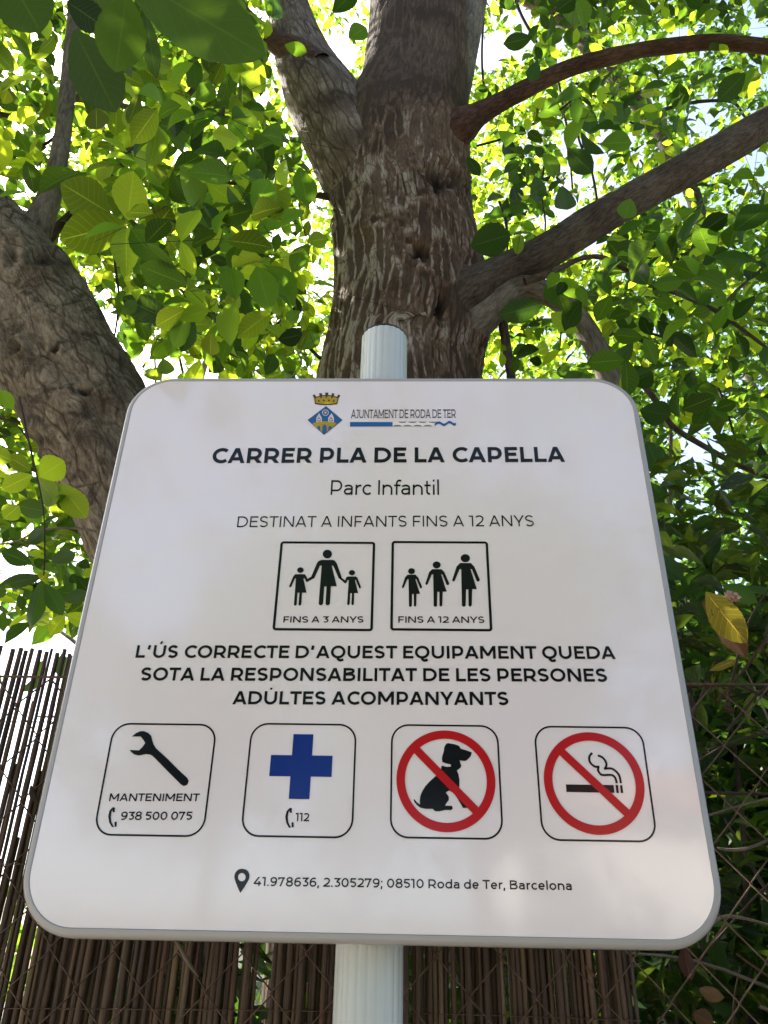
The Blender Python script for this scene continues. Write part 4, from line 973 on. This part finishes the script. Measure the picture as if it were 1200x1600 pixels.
HERO4 = [((20, 720), (-15, 705), 26, M_leaf_sun), ((48, 735), (12, 712), 26, M_leaf_sun), ((50, 742), (2, 765), 30, M_leaf_sun), ((62, 745), (100, 720), 44, M_leaf_sun), ((60, 750), (95, 792), 34, M_leaf_sun), ((92, 755), (136, 812), 38, M_leaf_sun), ((30, 790), (6, 810), 30, M_leaf_sun), ((75, 800), (28, 790), 30, M_leaf), ((110, 800), (88, 772), 20, M_leaf),
         ((65, 905), (50, 985), 26, M_leaf_d), ((70, 912), (98, 962), 26, M_leaf_d), ((66, 900), (0, 915), 22, M_leaf_d), ((75, 895), (60, 908), 20, M_leaf_sun), ((50, 880), (0, 862), 26, M_leaf_d), ((80, 878), (120, 862), 24, M_leaf_d), ((120, 900), (148, 940), 24, M_leaf_d), ((40, 850), (72, 828), 22, M_leaf_d), ((100, 940), (140, 925), 22, M_leaf_d), ((20, 640), (2, 610), 22, M_leaf)]
for k, (b_, t_, w_, m_) in enumerate(HERO4): one_leaf(b_, t_, w_, .75 + .02 * (k % 5), .72 + .03 * (k % 4), m_, tilt=.3 * math.sin(k * 1.3), parent=lean)
branch([(30, 620, 3), (45, 690, 3), (58, 745, 3), (68, 800, 2.5), (70, 860, 2.5), (68, 905, 2)], .76, lean, M_twig, 6, 4, .03, 29)
branch([(150, 830, 5), (110, 825, 4), (60, 830, 4), (20, 848, 3), (-30, 850, 3)], 1.0, lean, M_greybranch, 6, 4, .05, 30)

# crowns -----------------------------------------------------------------------------------
def crown(parent, n, z0, z1, T, box_, size, mats, pairs=2, nparts=0, thr=1.0, twig=True, keep=None, gray=0.0):
    C = sample(n, z0, z1, *box_)
    C = C[~open_at(C, thr)]
    if keep is not None: C = C[keep(C)]
    (B, D, NR, L, W), (S0, S1) = compound(C, pairs, size)
    ok = ~open_at(B + D * L[:, None] * .5, thr)
    if keep is not None: ok &= keep(B) & keep(B + D * L[:, None])
    B, D, NR, L, W = (a[ok] for a in (B, D, NR, L, W))
    x, y, z = proj(B); inside = (x > -40) & (x < 1240) & (y > -40) & (y < 1000) & (z > .3)
    score = np.where(inside, L / np.maximum(z, .3), 0); order = np.argsort(-score)
    if nparts:
        k = order[:nparts]; leaf_parts([leaf_me('leaf', t, m) for t in T_part for m in mats[:2]], B[k], D[k], NR[k], L[k], W[k], parent)
        rest = order[nparts:]
    else: rest = order
    cut = rng.permutation(rest)
    for j, m in enumerate(mats):
        k = cut[j::len(mats)]; joined('foliage', T_curly if (T is T_mid and j == 0) else T, B[k], D[k], NR[k], L[k], W[k], parent, m)
    if twig: stalks('leaf_stalks', S0[::2], S1[::2], np.full(len(S0[::2]), .0010), parent, M_twig)
    return C
def behind_trunks(P):          # keep the trunk faces clear: no leaves nearer than the trunks in front of them
    x, y, z = proj(P)
    main = (x > 488 + .06 * y * 0) & (x < 762) & (y < 640) & (P[:, 1] < 2.05)
    leanm = (y > 330) & (y < 860) & (x < (y - 330) * .36 + 110) & (x > (y - 590) * .72 - 30) & (P[:, 1] < 1.3)
    brB = (x > 740) & (np.abs(y - (440 - (x - 740) * .54)) < 45) & (P[:, 1] < 1.8)
    brA = (x > 700) & (np.abs(y - np.where(x < 900, 200 - (x - 700) * .5, 75)) < 28) & (P[:, 1] < 1.8)
    slim = (y < 380) & (np.abs(x - (116 - np.maximum(y - 130, 0) * .20)) < 22) & (P[:, 1] < 1.25)
    limb = (y < 320) & (x > 425 + np.maximum(y - 110, 0) * .4) & (x < 530) & (P[:, 1] < 1.95)
    sg = (P[:, 1] < .35) | slim | limb
    return ~(main | leanm | brB | brA | sg)
# walnut: near and middle leaves
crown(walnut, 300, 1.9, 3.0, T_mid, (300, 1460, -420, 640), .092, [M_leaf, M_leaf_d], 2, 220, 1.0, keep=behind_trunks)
crown(walnut, 3400, 3.0, 5.0, T_mid, (-260, 1460, -420, 700), .088, [M_leaf, M_leaf_sun, M_leaf_d], 2, 0, 1.0, keep=behind_trunks)
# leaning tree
crown(lean, 330, 1.7, 2.9, T_mid, (-260, 540, -420, 620), .095, [M_leaf_sun, M_leaf], 2, 170, 1.0, keep=behind_trunks)
crown(lean, 720, 2.9, 4.2, T_mid, (-300, 500, -420, 640), .09, [M_leaf_sun, M_leaf], 2, 0, 1.0, keep=behind_trunks)

SKYGAPS = [(235, 870, 75, 130, 1), (195, 745, 36, 45, 1), (330, 760, 26, 40, .6), (70, 1300, 40, 90, 1), (170, 1160, 34, 40, .8), (1055, 1185, 30, 36, 1), (1060, 1435, 70, 30, 1), (480, 1240, 30, 30, .5)]
def mirror_open(P):            # gaps cut in the unseen crowns to put pale sky into the board reflection
    x, y, z = proj(P * np.array([1, -1, 1])); k = np.zeros(len(P))
    for hx, hy, rx, ry, s_ in SKYGAPS: k = np.maximum(k, s_ * np.clip(1.9 - ((x - hx) / rx) ** 2 - ((y - hy) / ry) ** 2, 0, 1))
    return rng.random(len(P)) < k
# unseen leaves added above and behind the viewer to shade the scene
def overhead():
    n = 1700; C = np.stack([rng.uniform(-4.5, 4.0, n), rng.uniform(-4.2, 1.2, n), rng.uniform(3.2, 5.6, n)], 1)
    x, y, z = proj(C); C = C[~((z > 0) & (x > -150) & (x < 1350) & (y > -150))]
    C = C[~mirror_open(C)]
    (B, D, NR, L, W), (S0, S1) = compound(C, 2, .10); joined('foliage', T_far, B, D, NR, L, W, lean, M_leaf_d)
overhead()
crown(lean, 620, 2.2, 4.5, T_mid, (-260, 230, 590, 985), .085, [M_leaf, M_leaf_d, M_leaf_sun], 2, 0, 1.0, twig=False, keep=behind_trunks)
# trees further off
def far_tree(x, y, label, trunkr, tilt, box_, n, z0, z1, size, mats, seed):
    r = empty('background_tree', (x, y, 0), label, 'tree', 'trees filling the view behind the walnut')
    top = 7.5; P = np.array([(x + tilt * (t ** 1.5) * 1.2 + .05 * math.sin(t * 6 + seed), y + .1 * math.sin(t * 4 + seed), top * t - .1) for t in np.linspace(0, 1, 8)])
    Q = catmull(np.column_stack([P, np.linspace(trunkr, trunkr * .35, 8)]), 5); tube('trunk', Q[:, :3], Q[:, 3], 16, r, M_greybranch, .06, seed)
    rr = np.random.default_rng(seed)
    for k in range(9):
        t = rr.uniform(.35, .95); i = int(t * (len(Q) - 1)); a = rr.uniform(0, 6.28); L = rr.uniform(1.0, 2.2)
        p0 = Q[i, :3]; pts = [p0, p0 + np.array([math.cos(a) * L * .5, math.sin(a) * L * .5, .35 * L]), p0 + np.array([math.cos(a) * L, math.sin(a) * L, .5 * L + rr.normal() * .2])]
        q = catmull(np.column_stack([np.array(pts), [Q[i, 3] * .45, Q[i, 3] * .25, .008]]), 5); tube('branch', q[:, :3], q[:, 3], 8, r, M_branch, .06, k)
    crown(r, n, z0, z1, T_far, box_, size, mats, 2, 0, 1.0, False, keep=lambda P_1: P_1[:, 1] > 2.6)
far_tree(-2.6, 6.2, 'slim tree at the far left whose light leaves hide its trunk', .10, .3, (-260, 300, -420, 900), 2900, 5.0, 9.0, .085, [M_leaf_sun, M_leaf, M_leaf_d], 1)
far_tree(-.9, 7.0, 'leafy tree seen between the leaning trunk and the thick walnut trunk', .12, -.2, (250, 640, -420, 900), 2700, 5.0, 9.0, .085, [M_leaf_sun, M_leaf], 2)
far_tree(1.85, 5.2, 'pale slender trunk glimpsed in the bright gap right of the walnut', .055, .25, (640, 1000, -420, 900), 5200, 5.0, 9.0, .08, [M_leaf, M_leaf_sun], 3)
far_tree(3.9, 5.8, 'dense tree at the far right above the fence', .12, -.3, (960, 1460, -420, 1000), 7500, 3.6, 8.5, .085, [M_leaf, M_leaf_d], 4)

# thin hanging twigs among the crown on the right, and between the trunks
wtw = [([(845, 60, 6), (856, 95, 6), (866, 120, 4)], 2.4), ([(908, -20, 5), (920, 20, 5), (918, 50, 4)], 1.9), ([(850, 260, 4), (846, 300, 4), (852, 345, 3), (850, 380, 3)], 2.2), ([(890, 160, 5), (905, 220, 4), (925, 270, 4), (935, 330, 4), (940, 370, 3)], 2.4),
       ([(873, 130, 4), (884, 190, 4), (890, 240, 3), (895, 300, 3)], 2.3), ([(756, 20, 4), (753, 80, 4), (755, 125, 4), (762, 160, 3)], 2.3), ([(802, -10, 5), (815, 25, 5), (835, 60, 5), (845, 80, 4)], 2.2), ([(745, 228, 4), (790, 215, 4), (840, 190, 4), (880, 168, 4), (900, 148, 4)], 2.0),
       ([(1025, 175, 7), (1060, 165, 6), (1100, 158, 6), (1145, 160, 5), (1165, 185, 4)], 2.6), ([(900, 130, 4), (930, 150, 4), (965, 178, 4), (1000, 200, 3)], 2.2), ([(980, 340, 5), (1000, 365, 5), (1030, 390, 4), (1070, 410, 4)], 2.3), ([(1050, 530, 4), (1000, 518, 4), (960, 520, 4), (930, 545, 3)], 2.3),
       ([(780, 315, 5), (790, 345, 5), (793, 380, 4), (790, 410, 4)], 2.1), ([(1120, 600, 4), (1135, 640, 4), (1150, 690, 3)], 2.6), ([(890, 450, 4), (880, 480, 3), (875, 540, 3)], 2.5), ([(1000, 250, 3), (1030, 300, 3), (1010, 360, 3)], 2.8), ([(475, 470, 5), (440, 500, 5), (400, 540, 4)], 2.3), ([(380, 290, 4), (350, 330, 4), (335, 340, 3)], 2.0), ([(265, 285, 4), (275, 330, 4), (280, 350, 3)], 2.0)]
for k, (L_, Y_) in enumerate(wtw): branch(L_, Y_, walnut, M_twig, 6, 4, .06, 60 + k, name='twig')
branch([(760, -60, 34), (805, -20, 33), (850, 8, 32), (900, 48, 30), (955, 112, 29), (1010, 175, 28), (1050, 240, 27), (1085, 310, 24), (1105, 400, 18)], 2.9, walnut, M_branch, 16, 6, .06, 90)

# ------------------------------------------------------------------ shrub behind the fence, lower right
shrub = empty('evergreen_shrub', (1.0, 1.0, 0), 'dark dense shrub with speckled leaves growing behind the wire fence at right', 'shrub')
def shrub_build():
    def in_shrub(n, x0, x1, y0, y1, z0, z1): return np.stack([rng.uniform(x0, x1, n), rng.uniform(y0, y1, n), rng.uniform(z0, z1, n)], 1)
    near = in_shrub(2200, .28, 1.5, .22, .75, .9, 2.35)
    far_ = np.vstack([in_shrub(22000, .2, 3.4, .7, 2.8, .1, 2.85), in_shrub(12000, -.6, 2.6, .4, 1.2, 0.9, 1.62)])
    def cut(P):
        x, y, z = proj(P); P = P[~((x > 385) & (x < 450) & (y < 1560))]; x, y, z = proj(P); yl = 700 + .15 * (1200 - x); return P[(y > yl) | (rng.random(len(P)) < np.clip(1 - (yl - y) / 120, 0, 1) * .5)]
    near = cut(near); far_ = cut(far_)
    y = proj(near)[1]; near = near[(y < 1060) | (rng.random(len(near)) < .10)]; y = proj(far_)[1]; far_ = far_[(y < 1060) | (far_[:, 1] > .95)]
    def lv(C, sz):
        n = len(C); d = unit(rng.normal(size=(n, 3)) * [1, 1, .6] + [0, -.3, -.35]); nr = unit(rng.normal(size=(n, 3)) * .6 + [0, -.2, 1])
        return C, d, nr, sz * rng.uniform(.6, 1.4, n), rng.uniform(.30, .50, n)
    B, D, NR, L, W = lv(near, .062); x, y, z = proj(B); ins = (x > 940) & (x < 1240) & (y > 640) & (y < 1640)
    o_ = np.argsort(-np.where(ins, L / z, 0)); k = o_[:200]
    ms = [leaf_me('leaf', t, M_shrub) for t in T_part] + [leaf_me('leaf', T_part[1], M_leaf_d)]
    leaf_parts(ms, B[k], D[k], NR[k], L[k], W[k], shrub)
    k = o_[200:]; joined('foliage', T_mid, B[k], D[k], NR[k], L[k], W[k], shrub, M_shrub)
    B, D, NR, L, W = lv(far_, .085); h = rng.random(len(B)) < .5
    joined('foliage', T_far, B[h], D[h], NR[h], L[h], W[h], shrub, M_shrub); joined('foliage', T_far, B[~h], D[~h], NR[~h], L[~h], W[~h], shrub, M_leaf_d)
    for k in range(26):
        x0 = random.uniform(.3, 2.3); y0 = random.uniform(.85, 2.2); a = random.uniform(-.5, .5); hgt = random.uniform(1.5, 2.5)
        P = [(x0, y0, -.03), (x0 + a * .3, y0 + random.uniform(-.1, .1), hgt * .4), (x0 + a * .7, y0 + random.uniform(-.15, .15), hgt * .75), (x0 + a, y0 + random.uniform(-.2, .1), hgt)]
        Q = catmull(np.column_stack([P, [.014, .011, .008, .003]]), 5); tube('stem', Q[:, :3], Q[:, 3], 7, shrub, M_branch, .06, k)
    for k in range(60):
        p = np.array([random.uniform(.32, 1.1), random.uniform(.16, .7), random.uniform(1.3, 2.0)]); d = unit(np.array([random.gauss(0, 1), random.gauss(0, .4), random.gauss(-.2, .7)])) * random.uniform(.12, .35)
        P = [p, p + d * .5 + np.array([0, 0, .02]), p + d]; Q = catmull(np.column_stack([P, [.0022, .0017, .0009]]), 4)
        tube('twig', Q[:, :3], Q[:, 3], 5, shrub, M_twig if k % 3 else M_greybranch, .06, k)
shrub_build()
n = 9000; C = np.stack([rng.uniform(.75, 6.5, n), rng.uniform(2.5, 3.0, n), rng.uniform(0, 3.0, n)], 1)
C = np.vstack([C, np.stack([rng.uniform(-.55, .9, 2500), rng.uniform(2.2, 2.8, 2500), rng.uniform(0, 1.56, 2500)], 1)])
x_, y_, z_ = proj(C); C = C[~((x_ > 385) & (x_ < 450) & (y_ < 1560))]; n = len(C)
joined('foliage', T_far, C, unit(rng.normal(size=(n, 3)) * [1, .4, 1]), unit(rng.normal(size=(n, 3)) * .5 + [0, -1, .3]), rng.uniform(.12, .2, n), np.full(n, .6), shrub, M_leaf_d)
back = empty('added_tall_hedge', (3.2, 3.4, 0), 'evergreen hedge added behind the speckled shrub to shut out sky and darken it', 'hedge')  # hedge added as a dark backing that blocks sky behind the shrub
C = np.stack([rng.uniform(.9, 7.5, 16000), rng.uniform(2.9, 4.1, 16000), rng.uniform(.0, 3.1, 16000)], 1)
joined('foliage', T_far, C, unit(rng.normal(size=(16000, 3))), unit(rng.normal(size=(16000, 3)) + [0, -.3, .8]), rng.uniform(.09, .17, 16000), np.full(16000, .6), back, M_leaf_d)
for k in range(7): tube('stem', [(1.3 + k, 3.5, -.05), (1.35 + k, 3.5, 1.4), (1.3 + k, 3.55, 2.7)], [.04, .03, .01], 8, back, M_branch)
hedge = empty('hedge', (-2.5, 4.6, 0), 'green hedge glimpsed through the gaps of the reed screen at left', 'hedge')
C = np.stack([rng.uniform(-6, .6, 7000), rng.uniform(4.0, 5.2, 7000), rng.uniform(.0, 1.85, 7000)], 1)
C[:, 2] *= .9 + .12 * np.sin(C[:, 0] * 2.3)
joined('foliage', T_far, C, unit(rng.normal(size=(7000, 3))), unit(rng.normal(size=(7000, 3)) + [0, 0, 1]), rng.uniform(.07, .13, 7000), np.full(7000, .6), hedge, M_leaf)
for k in range(8): tube('stem', [(-5.6 + k * .8, 4.6, -.05), (-5.55 + k * .8, 4.6, .8), (-5.6 + k * .8, 4.65, 1.5)], [.03, .022, .01], 8, hedge, M_branch)

# ------------------------------------------------------------------ single dead leaves and dry bits
def loner(name, label, cat, base, tip, w, Y0, Y1, mat, tilt=0, T=T_hero):
    o_ = one_leaf(base, tip, w, Y0, Y1, mat, T, tilt, None, name=name); return tag(o_, label, cat)
T_curl = leaf_template(19, 9, .5, .35, .06, .10, 5)
loner('fallen_leaf', 'big yellow withered leaf with brown spots hanging at the fence right of the board', 'leaf', (1103, 925), (1164, 1004), 50, .17, .202, M_yellow, .35)
loner('fallen_leaf', 'dark brown curled leaf tucked under the big yellow leaf', 'leaf', (1098, 940), (1172, 1024), 44, .21, .21, M_dead, -.5, T_curl)
loner('fallen_leaf', 'small narrow yellow leaf lying below the big yellow one', 'leaf', (1108, 1048), (1150, 1032), 12, .19, .19, M_yellow, .2)
loner('fallen_leaf', 'brown dead leaf hanging just below the right bottom corner of the board', 'leaf', (1068, 1478), (1078, 1532), 24, .30, .30, M_dead, .3, T_curl)
loner('fallen_leaf', 'tan dead leaf behind the wire mesh near the lower right edge', 'leaf', (1092, 1545), (1130, 1560), 22, .26, .26, M_dry, .4, T_curl)
loner('fallen_leaf', 'lowest tan dead leaf at the bottom edge, right of the reeds', 'leaf', (1082, 1582), (1114, 1600), 28, .24, .24, M_dry, -.4, T_curl)
loner('fallen_leaf', 'curled orange brown leaf behind the mesh high on the right', 'leaf', (1128, 1104), (1148, 1112), 12, .2, .2, M_dry, .2, T_curl)
loner('fallen_leaf', 'dry curled leaf caught in the reed screen at the left edge of the board', 'leaf', (48, 1226), (58, 1258), 12, .112, .11, M_dry, .5, T_curl)
loner('fallen_leaf', 'sharp dry scrap stuck on the wire in front of the right end of the reeds', 'leaf', (914, 1508), (930, 1528), 7, .108, .106, M_dry, .4, T_curl)
def crumple():
    me = bpy.data.meshes.new('withered_flower'); bm = bmesh.new(); bmesh.ops.create_icosphere(bm, subdivisions=3, radius=1)
    r = np.random.default_rng(3)
    for v in bm.verts:
        p = v.co; k = 1 + .28 * math.sin(p.x * 5 + 1) * math.sin(p.y * 6) + .22 * math.sin(p.z * 9 + p.x * 4); v.co = p * k
    bm.to_mesh(me); bm.free(); me.polygons.foreach_set('use_smooth', [True] * len(me.polygons))
    m, nt, b, out = nodes('withered_petals'); g = nt.nodes.new('ShaderNodeTexCoord'); n1 = noise(nt, g.outputs['Object'], 1.6, 5, .7).outputs[0]
    nt.links.new(ramp(nt, n1, [(.35, (.16, .07, .04)), (.55, (.40, .24, .18)), (.7, (.70, .60, .55))]), b.inputs['Base Color']); b.inputs['Roughness'].default_value = .8
    c = at(1144, 932, .18); o_ = link('withered_flower', me, None, m, Matrix.Translation(c) @ Matrix.Rotation(.6, 4, 'Y') @ Matrix.Diagonal((.0085, .006, .0055, 1)))
    tag(o_, 'small crumpled pinkish brown withered flower above the big yellow leaf', 'flower')
crumple()
def stick(label, L, Y, mat, seed):
    P, R = P_(L, Y); Q = catmull(np.column_stack([P, R]), 5); v, f, b, ex, cf = tube_data(Q[:, :3], Q[:, 3], 8, .12, seed)
    o_ = link('dry_stick', mesh('dry_stick', v, f, {'bk': ('FLOAT_VECTOR', b), 'hole': ('FLOAT', np.zeros(len(v)))}), None, mat); tag(o_, label, 'stick')
stick('thin dry stick caught slanting across the reeds below the left part of the board', [(268, 1462, 3), (280, 1478, 6), (292, 1500, 7), (310, 1526, 3)], .110, M_greybranch, 1)
stick('pale dry twig hooked in the wire mesh right of the board', [(1120, 1325, 3), (1140, 1328, 5), (1170, 1325, 5), (1210, 1308, 4)], .125, M_greybranch, 2)
stick('bent tan twig lying along the mesh beside the bottom right corner of the board', [(1105, 1472, 3), (1112, 1445, 4), (1135, 1432, 5), (1175, 1438, 4), (1220, 1452, 4)], .125, M_greybranch, 3)
stick('straight brown twig slanting behind the mesh near the lower right edge', [(1150, 1490, 3), (1175, 1508, 4), (1215, 1536, 4)], .16, M_redbranch, 4)
stick('horizontal rusty stem crossing the mesh below the big yellow leaf', [(1070, 1071, 3), (1110, 1072, 3.5), (1150, 1070, 4), (1220, 1069, 5)], .15, M_redbranch, 5)
stick('brown twig rising to the right past the yellow leaf tip', [(1120, 1095, 3), (1160, 1050, 4), (1190, 1010, 5), (1220, 975, 5)], .17, M_redbranch, 6)

# ------------------------------------------------------------------ surroundings: mirrored in the gloss of the board, partly added for it, or seen through gaps
def building(loc, w, d, h, label, face):
    r = empty('house', loc, label, 'house'); x, y, z = loc
    m, nt, b, out = nodes('render_wall'); g = nt.nodes.new('ShaderNodeNewGeometry'); n1 = noise(nt, g.outputs['Position'], 1.5, 5).outputs[0]
    nt.links.new(ramp(nt, n1, [(.3, (.56, .53, .50)), (.7, (.66, .63, .60))]), b.inputs['Base Color']); b.inputs['Roughness'].default_value = .9
    v, f = box(x - w / 2, x + w / 2, y - d / 2, y + d / 2, -.1, h); link('wall', polymesh('wall', v, f), r, m)
    v = [(x - w / 2 - .3, y - d / 2 - .3, h), (x + w / 2 + .3, y - d / 2 - .3, h), (x + w / 2 + .3, y + d / 2 + .3, h), (x - w / 2 - .3, y + d / 2 + .3, h), (x - w / 2 + .6, y, h + 1.3), (x + w / 2 - .6, y, h + 1.3)]
    rf = link('roof', polymesh('roof', v, [(0, 1, 5, 4), (2, 3, 4, 5), (1, 2, 5), (3, 0, 4), (3, 2, 1, 0)]), r, simple('roof_tile', (.22, .09, .055), .85))
    yy = y + face * d / 2
    for k in range(int(w // 2.2)):
        xx = x - w / 2 + 1.2 + k * 2.2
        v, f = box(xx - .45, xx + .45, min(yy - .02, yy + face * .05), max(yy - .02, yy + face * .05), .95, 2.15); wd = link('window', polymesh('window', v, f), r, simple('window_frame', (.35, .33, .30), .5))
        v, f = box(xx - .38, xx + .38, min(yy + face * .03, yy + face * .06), max(yy + face * .03, yy + face * .06), 1.02, 2.08); link('pane', polymesh('pane', v, f), wd, simple('window_glass', (.03, .04, .05), .08))
hc = at(418, 1500, 14)
building((float(hc[0]), 14, 0), 4.6, 5, 2.3, 'pale rendered house far behind, glimpsed through a slit in the reeds', -1)
building((7, -17, 0), 10, 6, 4.2, 'pale rendered house added unseen behind the viewer for the board to mirror', 1)  # unseen house, added so its sunlit wall glints in the board
def park_tree(x, y, h, cr_, label, seed):
    r = empty('park_tree', (x, y, 0), label, 'tree', 'park trees behind the viewer'); rr = np.random.default_rng(seed)
    P = np.array([(x + .15 * math.sin(t * 3 + seed), y, h * .75 * t - .1) for t in np.linspace(0, 1, 6)]); Q = catmull(np.column_stack([P, np.linspace(.22, .08, 6)]), 4)
    tube('trunk', Q[:, :3], Q[:, 3], 12, r, M_greybranch, .06, seed)
    n = 9000; c = unit(rr.normal(size=(26, 3))) * rr.uniform(.3, 1, (26, 1)) * [cr_, cr_, cr_ * .8]; k = rr.integers(0, 26, n)
    B = c[k] + unit(rr.normal(size=(n, 3))) * (rr.random((n, 1)) ** .5) * cr_ * .42 + [x, y, h]
    B = B[~mirror_open(B)]; n = len(B)
    joined('foliage', T_far, B, unit(rr.normal(size=(n, 3))), unit(rr.normal(size=(n, 3)) + [0, 0, 1]), rr.uniform(.16, .3, n), np.full(n, .65), r, M_leaf_d)
park_tree(-7.5, -9, 4.6, 2.6, 'broad park tree behind the viewer to the left', 1)
park_tree(1.0, -9.5, 5.2, 3.2, 'broad park tree straight behind the viewer', 2)
park_tree(7.0, -10, 5.0, 3.2, 'broad park tree behind the viewer to the right', 3)
park_tree(-13, -6, 5.0, 3.4, 'broad park tree far to the left of the viewer', 4)
park_tree(-3.4, -14, 6.0, 3.6, 'tall park tree further behind the viewer, between two others', 5)
hb = empty('added_low_hedge', (0, -12.5, 0), 'long low hedge added unseen behind the viewer to darken what the board mirrors', 'hedge')  # unseen hedge, added to darken the lower reflection in the board
n = 16000; C = np.stack([rng.uniform(-16, 16, n), rng.uniform(-13.1, -12.2, n), rng.uniform(0, 2.3, n)], 1); C = C[~mirror_open(C)]; n = len(C)
joined('foliage', T_far, C, unit(rng.normal(size=(n, 3))), unit(rng.normal(size=(n, 3)) + [0, .5, .6]), rng.uniform(.14, .26, n), np.full(n, .6), hb, M_leaf_d)
